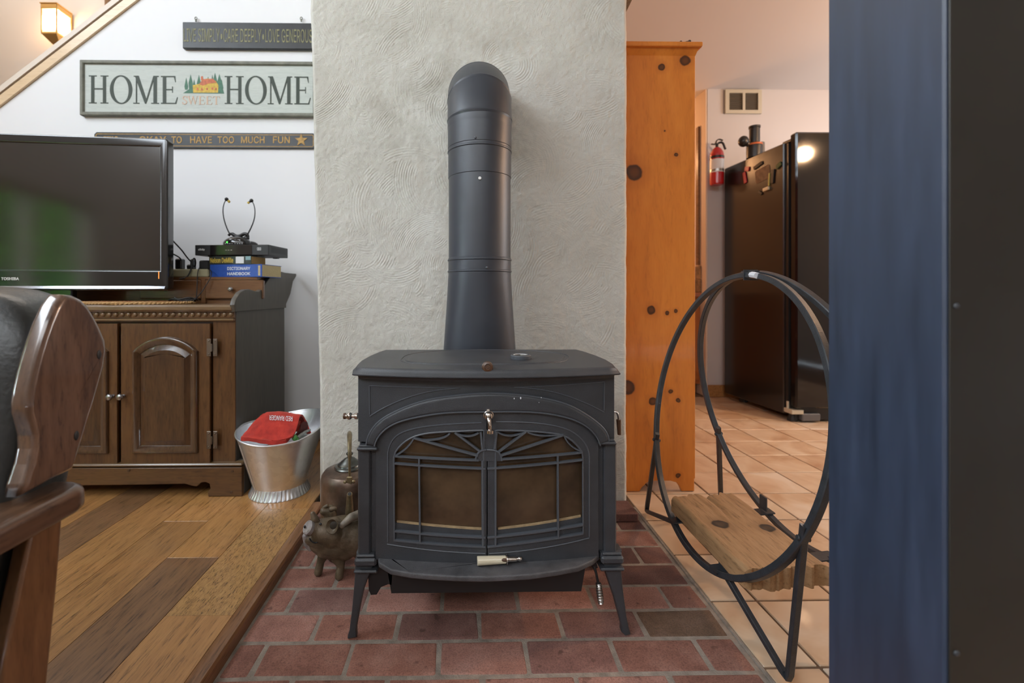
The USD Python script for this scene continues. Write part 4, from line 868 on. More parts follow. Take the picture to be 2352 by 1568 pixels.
# ---------------------------------------------------------------- signs on the white wall
YW = YB - .002
def serif(ch):
    """capital letters with bracketed serifs in a unit-high cell; returns (shape, width)"""
    r = sbox
    def se(x, y, w=.24): return r(x - w / 2, y, x + w / 2, y + .032)
    if ch == 'H': return unary_union([r(.13, 0, .25, 1), r(.58, 0, .70, 1), r(.2, .50, .62, .545)] + [se(x, y, .30) for x in (.19, .64) for y in (0, .968)]), .83
    if ch == 'O':
        o = affinity.scale(Point(.45, .5).buffer(1, 48), .43, .515); i = affinity.rotate(affinity.scale(Point(.45, .5).buffer(1, 48), .295, .475), 4); return o.difference(i), .9
    if ch == 'M': return unary_union([r(.12, 0, .165, 1), r(.80, 0, .93, 1), Polygon([(.08, 1), (.23, 1), (.54, .12), (.47, .0)]), Polygon([(.47, 0), (.52, 0), (.86, 1), (.80, 1)]), se(.14, 0, .24), se(.865, 0, .30), se(.12, .968, .16), se(.90, .968, .2)]), 1.04
    if ch == 'E': return unary_union([r(.12, 0, .25, 1), r(.05, 0, .64, .038), r(.05, .962, .60, 1), r(.2, .49, .50, .53), Polygon([(.64, 0), (.70, .24), (.675, .24), (.60, .038), (.5, .03)]), Polygon([(.60, 1), (.62, .78), (.60, .78), (.55, .96), (.45, .97)]), r(.48, .40, .505, .62)]), .74
    if ch == 'S':
        c = spline([(.50, .80), (.42, .93), (.28, .97), (.14, .88), (.12, .74), (.22, .60), (.40, .46), (.48, .30), (.42, .10), (.27, .03), (.14, .08), (.08, .24)], 60); return unary_union([LineString(c).buffer(.045), r(.47, .74, .50, .99), r(.07, .0, .10, .27)]), .58
    if ch == 'W': return unary_union([Polygon([(.02, 1), (.15, 1), (.36, .12), (.31, 0)]), Polygon([(.31, 0), (.35, 0), (.55, .9), (.51, .95)]), Polygon([(.47, 1), (.6, 1), (.80, .12), (.75, 0)]), Polygon([(.75, 0), (.79, 0), (1.0, 1), (.96, 1)]), se(.1, .968, .26), se(.53, .968, .2), se(.97, .968, .2)]), 1.08
    if ch == 'T': return unary_union([r(.30, 0, .42, 1), r(.02, .962, .70, 1), se(.36, 0, .28), Polygon([(.02, 1), (.0, .76), (.025, .76), (.1, .96)]), Polygon([(.70, 1), (.72, .76), (.695, .76), (.62, .96)])]), .72
def serif_word(s, x0, x1, z0, z1, y, d=.002):
    at, g = 0, []
    for ch in s: p, w = serif(ch); g.append(affinity.translate(p, at, 0)); at += w
    k = (x1 - x0) / at; return plateXZ(affinity.scale(unary_union(g), k, z1 - z0, origin=(0, 0)).__class__ and affinity.translate(affinity.scale(unary_union(g), k, z1 - z0, origin=(0, 0)), x0, z0), y - d, y)
plain('sign_black', (.026, .027, .028), .45, var=.25, vscale=16)
plain('sign_gold_dull', (.22, .21, .10), .6, var=.25, vscale=60)
plain('sign_gold', (.42, .24, .055), .55, var=.3, vscale=50)
wood('sign_grey', (.42, .455, .425), (.51, .545, .51), (.58, .61, .57), axis='x', rough=.7, stretch=12, fine=2.5, pores=.12, bump=.1)
plain('sign_frame', (.17, .17, .135), .6, var=.3, vscale=25)
plain('letter_green', (.030, .042, .028), .6)
plain('picture_green', (.045, .14, .085), .6, var=.3, vscale=60); plain('picture_yellow', (.55, .36, .04), .6, var=.25, vscale=90); plain('picture_red', (.50, .13, .05), .6, var=.3, vscale=80); plain('letter_peach', (.62, .42, .31), .7)
# black sign hung from two small hooks
ys = YW - .022
a, b = A(419, 50, ys), A(712, 113, ys); xe = A(742, 50, ys)[0]
sg = thing('wall_sign', 'black wooden sign with dull gold words about living simply, topmost of three', 'sign', ((a[0] + xe) / 2, YW, b[2]), 'three wooden word signs on the white wall')
sg.part('board', bx(a[0], xe, ys, YW, b[2], a[2], .003), 'sign_black')
sg.part('lettering', text('LIVE SIMPLY•CARE DEEPLY•LOVE GENEROUSLY', A(422, 80, ys)[0], A(734, 80, ys)[0], A(422, 96, ys)[2], A(422, 65, ys)[2], ys - .0002, .0012), 'sign_gold_dull', smooth=False)
for x in (450, 692):
    q = A(x, 48, ys + .012); sg.part('hook', cat([cyl(q + np.array([0, .0, -.004]), q + np.array([0, 0, .010]), .004, 10), tube(q + np.array([[.006 * math.cos(t), 0, .014 + .008 * math.sin(t)] for t in np.linspace(0, 2 * PI, 16, endpoint=False)]), .0022, 6, closed=True)]), 'sign_frame')
# large framed sign
ys = YW - .016
a, b = A(186, 139, ys), A(712, 269, ys); xe = A(728, 139, ys)[0]; fw = .020
sg = thing('wall_sign', 'large pale grey framed HOME SWEET HOME sign with painted cottage', 'sign', ((a[0] + xe) / 2, YW, b[2]), 'three wooden word signs on the white wall')
sg.part('board', bx(a[0] + .006, xe - .006, ys, YW, b[2] + .006, a[2] - .006), 'sign_grey', smooth=False)
for nm, m in (('top', bx(a[0], xe, ys - .012, YW, a[2] - fw, a[2], .004)), ('bot', bx(a[0], xe, ys - .012, YW, b[2], b[2] + fw, .004)), ('l', bx(a[0], a[0] + fw, ys - .0125, YW, b[2], a[2], .004)), ('r', bx(xe - fw, xe, ys - .0125, YW, b[2], a[2], .004))): sg.part('frame_rail', m, 'sign_frame')
zt1, zt0 = A(300, 174, ys)[2], A(300, 238, ys)[2]
sg.part('lettering', serif_word('HOME', A(202, 200, ys)[0], A(411, 200, ys)[0], zt0, zt1, ys), 'letter_green', smooth=False)
sg.part('lettering', serif_word('HOME', A(514, 200, ys)[0], A(716, 200, ys)[0], zt0 + .002, zt1 + .002, ys), 'letter_green', smooth=False)
sg.part('lettering', serif_word('SWEET', A(418, 230, ys)[0], A(505, 230, ys)[0], A(300, 239, ys)[2], A(300, 220, ys)[2], ys, .0015), 'letter_peach', smooth=False)
def P2(pts): return [XZ(x, y, ys) for x, y in pts]
pine_trees = [Polygon(P2([(421, 214), (434, 205), (445, 199), (470, 196), (500, 192), (512, 204), (515, 215)]))]
for x, yt, w in ((428, 178, 6), (438, 171, 7), (457, 172, 7), (446, 182, 6), (478, 176, 7), (488, 172, 6), (494, 167, 7), (504, 170, 8), (509, 182, 6)):
    pine_trees.append(Polygon(P2([(x, yt), (x + w * .7, yt + 20), (x + w * .5, 206), (x - w * .5, 206), (x - w * .7, yt + 20)])))
sg.part('painted_trees', plateXZ(unary_union(pine_trees), ys - .0008, ys + .001), 'picture_green', smooth=False)
sg.part('painted_house', plateXZ(Polygon(P2([(443, 196), (462, 192), (463, 184), (478, 180), (496, 186), (502, 196), (501, 213), (444, 213)])), ys - .0014, ys + .001), 'picture_yellow', smooth=False)
sg.part('painted_roof', plateXZ(unary_union([Polygon(P2([(458, 194), (466, 182), (490, 181), (498, 190), (480, 192), (466, 197)])), Polygon(P2([(462, 184), (462, 176), (466, 175), (467, 184)]))]), ys - .0020, ys + .001), 'picture_red', smooth=False)
for x, y in ((452, 204), (462, 205), (474, 204), (486, 203), (494, 204)): sg.part('painted_window', plateXZ(sbox(*P2([(x, y + 3)])[0], *P2([(x + 4, y - 2)])[0]), ys - .0020, ys + .001), 'picture_red', smooth=False)
# narrow black sign behind the television
ys = YW - .012
a, b = A(216, 303, ys), A(712, 341, ys); xe = A(724, 303, ys)[0]; sc_ = 2.58 / F
sg = thing('wall_sign', 'narrow black sign with gold words and a star, partly behind television', 'sign', ((a[0] + xe) / 2, YW, b[2]), 'three wooden word signs on the white wall')
cut = .012
shape = Polygon([(a[0] + cut, a[2]), (xe - cut, a[2]), (xe, a[2] - cut), (xe, b[2] + cut), (xe - cut, b[2]), (a[0] + cut, b[2]), (a[0], b[2] + cut), (a[0], a[2] - cut)])
sg.part('board', toXZ(bevel_plate(shape, .012, .002, 1), ys), 'sign_black')
ln = shape.buffer(-.009).difference(shape.buffer(-.0125)); sg.part('border_line', plateXZ(ln, ys - .0006, ys + .001), 'sign_gold', smooth=False)
for wd, x0, x1 in (("IT'S", 238, 272), ('OKAY', 320, 382), ('TO', 394, 418), ('HAVE', 437, 487), ('TOO', 500, 538), ('MUCH', 554, 608), ('FUN', 627, 666)):
    sg.part('lettering', text(wd, A(x0, 320, ys)[0], A(x1, 320, ys)[0], A(x0, 329, ys)[2], A(x0, 313, ys)[2], ys - .0002, .0014, bold=True), 'sign_gold', smooth=False)
c_ = A(692, 322, ys); r_ = 15 * sc_
star = Polygon([(c_[0] + r_ * (1 if i % 2 == 0 else .42) * math.sin(i * PI / 5), c_[2] + r_ * (1 if i % 2 == 0 else .42) * math.cos(i * PI / 5)) for i in range(10)])
sg.part('star', plateXZ(star, ys - .003, ys + .001), 'sign_gold', smooth=False)

# ---------------------------------------------------------------- stair trim, lamp and door casing
e = np.array([d1[0] - d0[0], 0, d1[2] - d0[2]]); e /= np.linalg.norm(e); nrm = np.array([-e[2], 0, e[0]])
p0 = np.array([d0[0], YB, d0[2]]) - e * 1.2; Lr = 3.2
def raked(u0, u1, y0, y1):
    q = [p0 + nrm * u0, p0 + e * Lr + nrm * u0, p0 + e * Lr + nrm * u1, p0 + nrm * u1]; return plateXZ([(k[0], k[2]) for k in q], y0, y1)
wood('stair_wood', (.60, .40, .22), (.72, .52, .32), (.78, .60, .40), axis='x', rough=.4, coat=.2, stretch=8, pores=.1)
plain('stair_white', (.72, .62, .52), .5)
tr = thing('trim_4', None, None, (d0[0], YB, d0[2]), kind='structure')
tr.part('stringer_board', raked(.002, .046, YB - .014, YB + .114), 'stair_wood', smooth=False)
tr.part('stringer_groove', raked(.046, .053, YB - .008, YB + .108), 'oak_dark', smooth=False)
tr.part('stringer_cap', raked(.053, .080, YB - .02, YB + .12), 'stair_white', smooth=False)
cs0, cs1 = A(243, 5, 3.44)[0], A(254, 5, 3.44)[0]
solo('trim_5', bx(cs0, cs1, 3.425, 3.45, 2.0, 4.0, .003), 'oak_dark', kind='structure')
plain('brass', (.75, .50, .20), .22, metal=1.0)
emit('bulb_glow', (1.0, .68, .38), 115.0)
mat('lantern_glass', {'t': ('transparent_bsdf', {'color': (1, .97, .9)}), 'd': ('translucent_bsdf', {'color': (.9, .86, .78)}), 'm': ('mix_closure', {'fac': .45})}, [('t.BSDF', 'm.closure1'), ('d.BSDF', 'm.closure2')], 'm.closure')
lx0, lx1 = A(96, 50, 3.312)[0], A(130, 50, 3.312)[0]; ly0, ly1 = 3.312, 3.449; lz1, lz0 = A(110, 9, 3.312)[2], A(110, 78, 3.312)[2]
sc = thing('wall_sconce', 'glowing brass and glass box lantern on the stairwell wall', 'wall lamp', ((lx0 + lx1) / 2, 3.44, lz0))
sc.part('back_plate', bx(lx0 - .0, lx1 + .0, 3.436, 3.4495, lz0 - .02, lz1 + .01, .003), 'brass')
sc.part('top_cap', cat([bx(lx0 - .006, lx1 + .006, ly0 - .006, 3.436, lz1 - .034, lz1, .003), bx(lx0 - .010, lx1 + .010, ly0 - .010, 3.436, lz1, lz1 + .008, .002)]), 'brass')
sc.part('base_plate', cat([bx(lx0 - .004, lx1 + .004, ly0 - .004, 3.436, lz0, lz0 + .014, .002), hull([(lx0, ly0, lz0), (lx1, ly0, lz0), (lx0, 3.43, lz0), (lx1, 3.43, lz0), (lx0 + .03, ly0 + .05, lz0 - .045), (lx1 - .02, ly0 + .05, lz0 - .045), (lx0 + .03, 3.41, lz0 - .045), (lx1 - .02, 3.41, lz0 - .045)])]), 'brass')
for xx in (lx0, lx1):
    for yy in (ly0, 3.43): sc.part('corner_post', bx(xx - .004, xx + .004, yy - .004, yy + .004, lz0 + .014, lz1 - .034, .001), 'brass')
sc.part('glass_pane', bx(lx0 + .004, lx1 - .004, ly0 - .001, ly0 + .001, lz0 + .014, lz1 - .034), 'lantern_glass', smooth=False)
for xx in (lx0, lx1): sc.part('glass_pane', bx(xx - .001, xx + .001, ly0 + .004, 3.426, lz0 + .014, lz1 - .034), 'lantern_glass', smooth=False)
bcx, bcy = (lx0 + lx1) / 2, (ly0 + 3.43) / 2
sc.part('candle_socket', cyl((bcx, bcy, lz0 + .012), (bcx, bcy, lz0 + .06), .014, 14), 'white_plastic')
sc.part('bulb', lathe([(0, lz0 + .058), (.014, lz0 + .064), (.030, lz0 + .10), (.032, lz0 + .125), (.02, lz0 + .155), (0, lz0 + .17)], 20, (bcx, bcy, 0)), 'bulb_glow')

# ---------------------------------------------------------------- cabinet under the television
CABW = dict(rough=.30, coat=.35, stretch=7.0, fine=2.0, pores=.25, bump=.08, ring=.55)
wood('cab_v', (.044, .018, .006), (.088, .038, .013), (.135, .064, .023), axis='z', **CABW)
wood('cab_gloss', (.036, .017, .008), (.062, .030, .013), (.10, .05, .021), axis='z', **{**CABW, 'coat': 1.0, 'rough': .25})
wood('cab_h', (.048, .020, .007), (.098, .045, .015), (.15, .072, .025), axis='x', **CABW)
wood('cab_panel', (.024, .011, .006), (.056, .026, .011), (.10, .048, .020), axis='z', **CABW)
wood('cab_light', (.10, .055, .024), (.155, .092, .042), (.21, .13, .062), axis='x', **CABW)
wood('cab_red', (.10, .042, .016), (.15, .067, .026), (.20, .095, .04), axis='x', **CABW)
wood('cab_side', (.046, .038, .027), (.066, .055, .040), (.088, .074, .055), axis='z', rough=.5, coat=.1, stretch=8, fine=2, pores=.15)
plain('pewter', (.35, .35, .36), .28, metal=1.0, bump=.1, bscale=300)
plain('hinge_metal', (.20, .17, .14), .4, metal=1.0)
YCb = 1.915; XS = A(541, 900, YCb)[0]; XL = -2.55; ZCt = A(480, 700, 1.89)[2]; YBACK = 2.43
zbase = A(480, 1066, 1.89)[2]
cb = thing('sideboard', 'dark brown pine sideboard with arched door panels under the television', 'sideboard', ((XS + XL) / 2, 2.2, .03))
zf0 = A(480, 1068, YCb)[2]; zf1 = A(480, 742, YCb)[2]
cb.part('carcass', cat([bx(XL, XS, YCb + .018, YBACK, zbase - .02, ZCt - .03), bx(XL, XS, YCb, YCb + .02, zf1 + .004, ZCt - .04, .002), bx(XL, XS, YCb, YCb + .02, zbase - .01, zf0, .002)]), 'cab_h', smooth=False)
cb.part('stile', bx(A(489, 900, YCb)[0], XS, YCb - .001, YCb + .02, zbase - .01, ZCt - .035, .002), 'cab_v')
# top board, wavy rope of teeth below it
cb.part('top_board', bx(XL, XS + .004, 1.885, YBACK, ZCt - .028, ZCt, .008), 'cab_light')
zd = A(480, 722, 1.905)[2]; cb.part('dentil_backing', bx(XL, XS, 1.905, YCb, zd - .016, zd + .014, .002), 'cab_h')
for k in range(46):
    x = XS - .014 - .0262 * k
    cb.part('dentil', ell((x, 1.905, zd), (.0098, .008, .0105), 1), 'cab_light', smooth=True)
cb.part('cove_molding', bx(XL, XS, 1.900, YCb, zd - .028, zd - .017, .004), 'cab_light')
# plinth with scrolled cut-out
pl = [XZ(x, y, 1.89) for x, y in [(555, 1073), (555, 1140), (478, 1140), (476, 1130), (483, 1122), (481, 1111), (472, 1107), (462, 1108), (452, 1117), (442, 1116), (425, 1111), (330, 1113), (150, 1115)]]
pl = [(p[0], max(p[1], .0305)) for p in pl] + [(XL, A(150, 1115, 1.89)[2]), (XL, pl[0][1])]
cb.part('plinth', toXZ(bevel_plate(Polygon(pl).buffer(0), .022, .002, 1), 1.89), 'cab_h')
xb1 = A(555, 1100, 1.89)[0]
cb.part('plinth_side', bx(xb1 - .02, xb1, 1.911, YBACK, .0305, zbase - .004, .002), 'cab_side')
cb.part('plinth_molding', bx(XL, xb1 + .002, 1.886, 1.93, zbase - .008, zbase + .003, .004), 'cab_light')
cb.part('plinth_molding', bx(xb1 - .04, xb1 + .002, 1.93, YBACK, zbase - .008, zbase + .003, .004), 'cab_side')
for x, y in ((533, 1082), (531, 1131), (295, 1081)):
    q = A(x, y, 1.888); cb.part('wooden_plug', cyl(q + np.array([0, .003, 0]), q, .0055, 12), 'cab_panel')
cb.part('side_panel', bx(XS - .02, XS + .001, YCb + .002, YBACK, zbase, ZCt - .02), 'cab_side', smooth=False)
# crest: scrolled side board rising above the top
cr = [YZ(x, y, XS + .012) for x, y in [(541, 716), (539, 700), (543, 686), (553, 671), (563, 665), (574, 664), (586, 668), (595, 669), (603, 664), (610, 652), (621, 636), (630, 626), (638, 622), (648, 624), (656, 626)]]
cr = [(p[0], p[1]) for p in cr]; yend = 2.575; crest = cr + [(yend - .04, cr[-1][1]), (yend, cr[-1][1] + .001), (yend, cr[-1][1] - .012), (yend - .05, cr[-1][1] - .045), (YBACK + .06, ZCt + .045), (YBACK, ZCt - .01), (YBACK, ZCt - .03), (cr[0][0], cr[0][1])]
cb.part('scrolled_side', toYZ(bevel_plate(Polygon(crest).buffer(0), .022, .004, 2), XS - .010), 'cab_side')
# drawer riser along the back of the top
YD = 2.14; zr1 = A(540, 636, YD)[2]
xr1 = XS - .012
cb.part('riser', cat([bx(XL, xr1, YD, YBACK, zr1 - .012, zr1), bx(XL, xr1, YD + .012, YBACK, ZCt, zr1 - .01)]), 'cab_red', smooth=False)
for x0_, x1_ in ((472, 606), (322, 462)):
    za, zb_ = A(500, 688, YD)[2], A(500, 643, YD)[2]
    dr = cb.part('drawer', bx(A(x0_, 660, YD)[0], A(x1_, 660, YD)[0], YD - .006, YD + .014, za + .004, zb_, .004), 'cab_red')
    q = A((x0_ + x1_) / 2 - 6, 664, YD - .006); dr.part('knob', aim(lathe([(0, 0), (.006, 0), (.005, .008), (.010, .013), (.011, .018), (.007, .023), (0, .024)], 18), q, q + np.array([0, -1, 0])), 'pewter')
cb.part('divider', bx(A(462, 660, YD)[0], A(472, 660, YD)[0], YD - .002, YD + .014, ZCt, zr1 - .01, .002), 'cab_red')
# arched doors
def arch_outline(x0, x1, zs, zp, z0, n=18):
    t = np.linspace(0, 1, n); w = x1 - x0; h_ = zp - zs; R = (w * w / 4 + h_ * h_) / (2 * h_); cx, cz = (x0 + x1) / 2, zp - R; a0 = math.asin(w / 2 / R)
    return [(x0, z0), (x0, zs)] + [(cx + R * math.sin(a), cz + R * math.cos(a)) for a in np.linspace(-a0, a0, n)[1:-1]] + [(x1, zs), (x1, z0)]
def door(px0, px1, mx0, mx1, hinge_right):
    y = YCb - .016; X0, X1 = A(px0, 900, YCb)[0], A(px1, 900, YCb)[0]
    m0, m1 = A(mx0, 900, y)[0], A(mx1, 900, y)[0]; zs, zp, z0 = A(380, 806, y)[2], A(380, 773, y)[2], A(380, 1040, y)[2]
    outer = Polygon(arch_outline(m0, m1, zs, zp, z0)); hole = outer.buffer(-.030, join_style=2)
    slab = toXZ(bevel_plate(sbox(X0, zf0, X1, zf1), .016, .004, 2), y)
    lab = 'right door with arched panel' if hinge_right else None
    d = cb.part('door', slab, 'cab_v', label=lab)
    # the molding that frames the arch: rounded outside, sloping inwards
    rings = [(0, 0), (.0005, .006), (.004, .0115), (.009, .0135), (.013, .0130), (.0215, .0084), (.030, .0036), (.031, .0015)]
    for (o0, h0), (o1, h1) in zip(rings[:-1], rings[1:]): pass
    def offs(o): 
        q = outer.buffer(-o, join_style=2); c = np.array(q.exterior.coords)[:-1]; return q
    solid = []
    prev = None
    from shapely.geometry.polygon import orient
    base = np.array(orient(outer).exterior.coords)[:-1]
    nb = len(base); nr = np.zeros_like(base)
    for i in range(nb):
        e1 = base[i] - base[i - 1]; e2 = base[(i + 1) % nb] - base[i]; e1 /= np.linalg.norm(e1); e2 /= np.linalg.norm(e2)
        n1_, n2_ = np.array([-e1[1], e1[0]]), np.array([-e2[1], e2[0]]); s_ = n1_ + n2_; nr[i] = s_ / (s_ @ n1_)
    v = np.vstack([np.c_[base[:, 0] + nr[:, 0] * o, np.full(nb, y - hh), base[:, 1] + nr[:, 1] * o] for o, hh in rings]); f = []
    for i in range(len(rings) - 1):
        for q in range(nb):
            w = (q + 1) % nb; f += [(i * nb + q, i * nb + w, (i + 1) * nb + w), (i * nb + q, (i + 1) * nb + w, (i + 1) * nb + q)]
    d.part('arch_molding', tri(v, f), 'cab_gloss', smooth=35)
    # raised field
    fr_ = [(.031, .0012), (.035, .0012), (.053, .0085), (.054, .0092)]
    v = np.vstack([np.c_[base[:, 0] + nr[:, 0] * o, np.full(nb, y - hh), base[:, 1] + nr[:, 1] * o] for o, hh in fr_]); f = []
    for i in range(len(fr_) - 1):
        for q in range(nb):
            w = (q + 1) % nb; f += [(i * nb + q, i * nb + w, (i + 1) * nb + w), (i * nb + q, (i + 1) * nb + w, (i + 1) * nb + q)]
    c = np.array([base[:, 0].mean(), y - .0092, base[:, 1].mean()]); v = np.vstack([v, c]); k0 = (len(fr_) - 1) * nb
    f += [(k0 + q, k0 + (q + 1) % nb, len(v) - 1) for q in range(nb)]
    d.part('raised_panel', tri(v, f), 'cab_panel', smooth=25)
    kx = (X0 + .013) if hinge_right else (X1 - .016); q = np.array([kx, y, A(290, 909, y)[2]])
    d.part('knob', aim(lathe([(0, 0), (.007, 0), (.0075, .003), (.005, .008), (.006, .013), (.0115, .018), (.0135, .023), (.011, .029), (.005, .032), (0, .032)], 22), q, q + np.array([0, -1, 0])), 'pewter', label='pewter knob')
    if hinge_right:
        for py in (798, 1010):
            q = A(487.5, py, y - .001); hs = .0195
            hg = unary_union([sbox(q[0] - .020, q[2] - .034, q[0] - .006, q[2] + .034).buffer(.002), sbox(q[0] + .006, q[2] - .034, q[0] + .020, q[2] + .034).buffer(.002), sbox(q[0] - .012, q[2] - .012, q[0] + .012, q[2] + .012)])
            g = d.part('hinge', cat([toXZ(bevel_plate(hg, .004, .0012, 1), y - .004), cyl((q[0], y - .006, q[2] - .016), (q[0], y - .006, q[2] + .016), .0042, 10)]), 'hinge_metal')
            for sx in (-.013, .013):
                for sz in (-.027, .027): g.part('screw', ell((q[0] + sx, y - .0045, q[2] + sz), (.003, .002, .003), 1), 'hinge_metal')
door(283.5, 487, 306, 456, True)
door(62, 276, 88, 250, False)

# ---------------------------------------------------------------- television
plain('tv_gloss', (.008, .008, .009), .12, coat=.6)
plain('tv_screen', (.015, .012, .010), .13, spec=.9)
plain('tv_edge', (.05, .06, .06), .15, coat=.6)
plain('tv_trim', (.55, .58, .65), .12, metal=1.0)
emit('amber_glint', (1.0, .35, .08), 1.2); emit('green_led', (.1, 1.0, .1), 3.0)  # the amber one imitates a reflection on the television
TVW, YT, ZT0 = 1.06, 1.985, None
tb = A(385, 667, YT); tt_ = A(385, 318, YT); TVH = tt_[2] - tb[2]; yaw = math.radians(5.0)
cyw, syw = math.cos(yaw), math.sin(yaw)
def tvp(m):   # local: x from the right edge (negative leftwards), y depth, z from the bottom; the left end stands nearer
    v = m.vertices.copy(); x, y = v[:, 0].copy(), v[:, 1].copy(); v[:, 0] = tb[0] + x * cyw - y * syw; v[:, 1] = YT + x * syw + y * cyw; v[:, 2] += tb[2]; return tri(v, m.faces)
tv = thing('television', 'black flat screen television with glossy bezel standing on the brown sideboard', 'television', (tb[0] - TVW / 2, YT + .05, ZCt))
def rrect(x0, z0, x1, z1, r): return sbox(x0 + r, z0 + r, x1 - r, z1 - r).buffer(r)
bez = rrect(-TVW, 0, 0, TVH, .012).difference(sbox(-TVW + .038, .085, -.032, TVH - .036))
tv.part('bezel', tvp(toXZ(bevel_plate(bez, .05, .006, 3), 0)), 'tv_gloss')
tv.part('back_shell', tvp(hull([(-TVW + .01, .04, .01), (-.008, .04, .01), (-TVW + .01, .04, TVH - .01), (-.008, .04, TVH - .01), (-TVW + .12, .11, .08), (-.12, .11, .08), (-TVW + .12, .11, TVH - .1), (-.12, .11, TVH - .1)])), 'black_plastic')
tv.part('screen', tvp(bx(-TVW + .036, -.030, .006, .012, .083, TVH - .034)), 'tv_screen', smooth=False)
tv.part('screen_edge', tvp(cat([bx(-TVW + .036, -.029, .002, .008, .083, .088), bx(-.032, -.029, .002, .008, .083, TVH - .034)])), 'tv_edge')
tv.part('lower_trim', tvp(hull([(x, y, z) for x in (-TVW + .010, -.010) for y, z in ((-.007, .008), (-.006, .007), (.004, .007), (.004, .0185), (-.0005, .0185))])), 'tv_trim', label='bright trim line along the bottom')
tv.part('corner_edge', tvp(bx(-.011, -.0005, .012, .05, .02, TVH - .02, .003)), 'tv_edge')
tv.part('maker_lettering', tvp(text('TOSHIBA', -.652, -.585, .043, .055, -.0002, .0012, bold=True)), 'white_plastic', smooth=False)
tv.part('indicator_light', tvp(bx(-.0385, -.0335, -.0006, .002, .050, .082, .001)), 'amber_glint')  # orange reflection on the bezel, built as a small glowing bar
nx0, nx1 = -TVW / 2 - .12, -TVW / 2 + .12
tv.part('neck', tvp(bx(nx0, nx1, .04, .075, -(tb[2] - ZCt) + .012, .12, .005)), 'tv_gloss')
b_ = rrect(-TVW / 2 - .26, -.11, -TVW / 2 + .10, .15, .04); bm = toXY(bevel_plate(b_, .014, .005, 2), 0); v = bm.vertices.copy(); bm = tri(np.c_[v[:, 0], v[:, 1], v[:, 2] - (tb[2] - ZCt) + .0005], bm.faces)
tv.part('stand_base', tvp(bm), 'tv_gloss')

# braided mat on the sideboard
plain('braid_rust', (.28, .085, .03), .85, var=.4, vscale=70, bump=.8, bscale=160); plain('braid_tan', (.42, .25, .10), .85, var=.3, vscale=70, bump=.8, bscale=160)
mc = (A(310, 690, 2.02)[0], 2.035); mt_ = thing('braided_mat', 'oval braided mat in rust and tan under the television on sideboard', 'mat', (mc[0], mc[1], ZCt))
def braid(ax_, ay_, r, m):
    n = 220; t = np.arange(n) * 2 * PI / n
    for ph in (0, PI):
        P = np.c_[mc[0] + (ax_ + r * .45 * np.cos(t * 42 + ph)) * np.cos(t), mc[1] + (ay_ + r * .45 * np.cos(t * 42 + ph)) * np.sin(t), ZCt + r * .72 + r * .25 * np.sin(t * 42 + ph)]
        mt_.part('braid', tube(P, r * .68, 5, closed=True), m, smooth=40)
for k, m in enumerate(('braid_tan', 'braid_rust', 'braid_rust', 'braid_tan', 'braid_rust', 'braid_rust', 'braid_tan')): braid(.235 - .0175 * k, .138 - .0175 * k, .0085, m)

# set-top box, books, headset on the riser
plain('box_black', (.022, .023, .025), .45); plain('box_gloss', (.008, .007, .008), .1, coat=.5)
plain('book_blue', (.018, .075, .36), .4, coat=.2, var=.15, vscale=40); plain('paper_cream', (.50, .40, .22), .8, var=.12, vscale=200); plain('paper_tan2', (.44, .27, .09), .8, var=.12, vscale=200)
plain('book_dark', (.025, .030, .024), .4, coat=.3, var=.3, vscale=30); plain('gold_print', (.58, .42, .06), .4); plain('white_print', (.70, .72, .74), .5); plain('teal_print', (.22, .36, .38), .5)
YQ = 2.17
def yawed(m, c, deg):
    m = m.copy(); m.apply_transform(trimesh.transformations.rotation_matrix(math.radians(deg), (0, 0, 1), (c[0], c[1], 0))); return m
def book(name, lab, px0, px1, pz0, pz1, zbase_, y, depth, cover, paper, deg, prints):
    x0, x1 = A(px0, 620, y)[0], A(px1, 620, y)[0]; hgt = (pz1 - pz0) * y / F; c = (x0, y)
    o = thing(name, lab, 'book', ((x0 + x1) / 2, y + depth / 2, zbase_), 'books stacked under the set top box')
    Y = lambda m: yawed(m, c, deg)
    o.part('spine', Y(bx(x0, x1, y, y + .004, zbase_, zbase_ + hgt, .0015)), cover); o.part('cover', Y(bx(x0, x1, y + .001, y + depth, zbase_, zbase_ + .0025)), cover); o.part('cover', Y(bx(x0, x1, y + .001, y + depth, zbase_ + hgt - .0025, zbase_ + hgt)), cover)
    o.part('page_block', Y(bx(x0 + .003, x1 - .001, y + .003, y + depth - .004, zbase_ + .0025, zbase_ + hgt - .0025)), paper, smooth=False)
    for s, a0, a1, b0, b1, m, bold in prints:
        X0, X1 = x0 + (x1 - x0) * a0, x0 + (x1 - x0) * a1; Z0, Z1 = zbase_ + hgt * b0, zbase_ + hgt * b1
        o.part('spine_lettering' if s else 'spine_block', Y(text(s, X0, X1, Z0, Z1, y - .0001, .0006, bold) if s else bx(X0, X1, y - .0004, y, Z0, Z1)), m, smooth=False)
    return zbase_ + hgt
zb1 = book('book', 'thick blue dictionary handbook lowest of the stack on the sideboard', 482, 612, 608.5, 637, zr1 + .0005, YQ, .165, 'book_blue', 'paper_cream', -9,
           [('DICTIONARY', .34, .78, .55, .80, 'white_print', True), ('HANDBOOK', .34, .78, .14, .38, 'white_print', True), ('', .93, .97, .1, .9, 'paper_cream', False)])
zb2 = book('book', 'black paperback with yellow author name on top of the blue dictionary', 480, 587, 588.5, 607, zb1 + .0005, YQ + .002, .115, 'book_dark', 'paper_tan2', -10,
           [('Nelson DeMille', .03, .58, .18, .82, 'gold_print', True), ('', .64, .83, .1, .92, 'white_print', False), ('', .87, .99, .5, .95, 'teal_print', False)])
x0, x1 = A(447, 570, YQ - .01)[0], A(622, 570, YQ - .01)[0]; bh = (584.5 - 561) * YQ / F; bd = .20
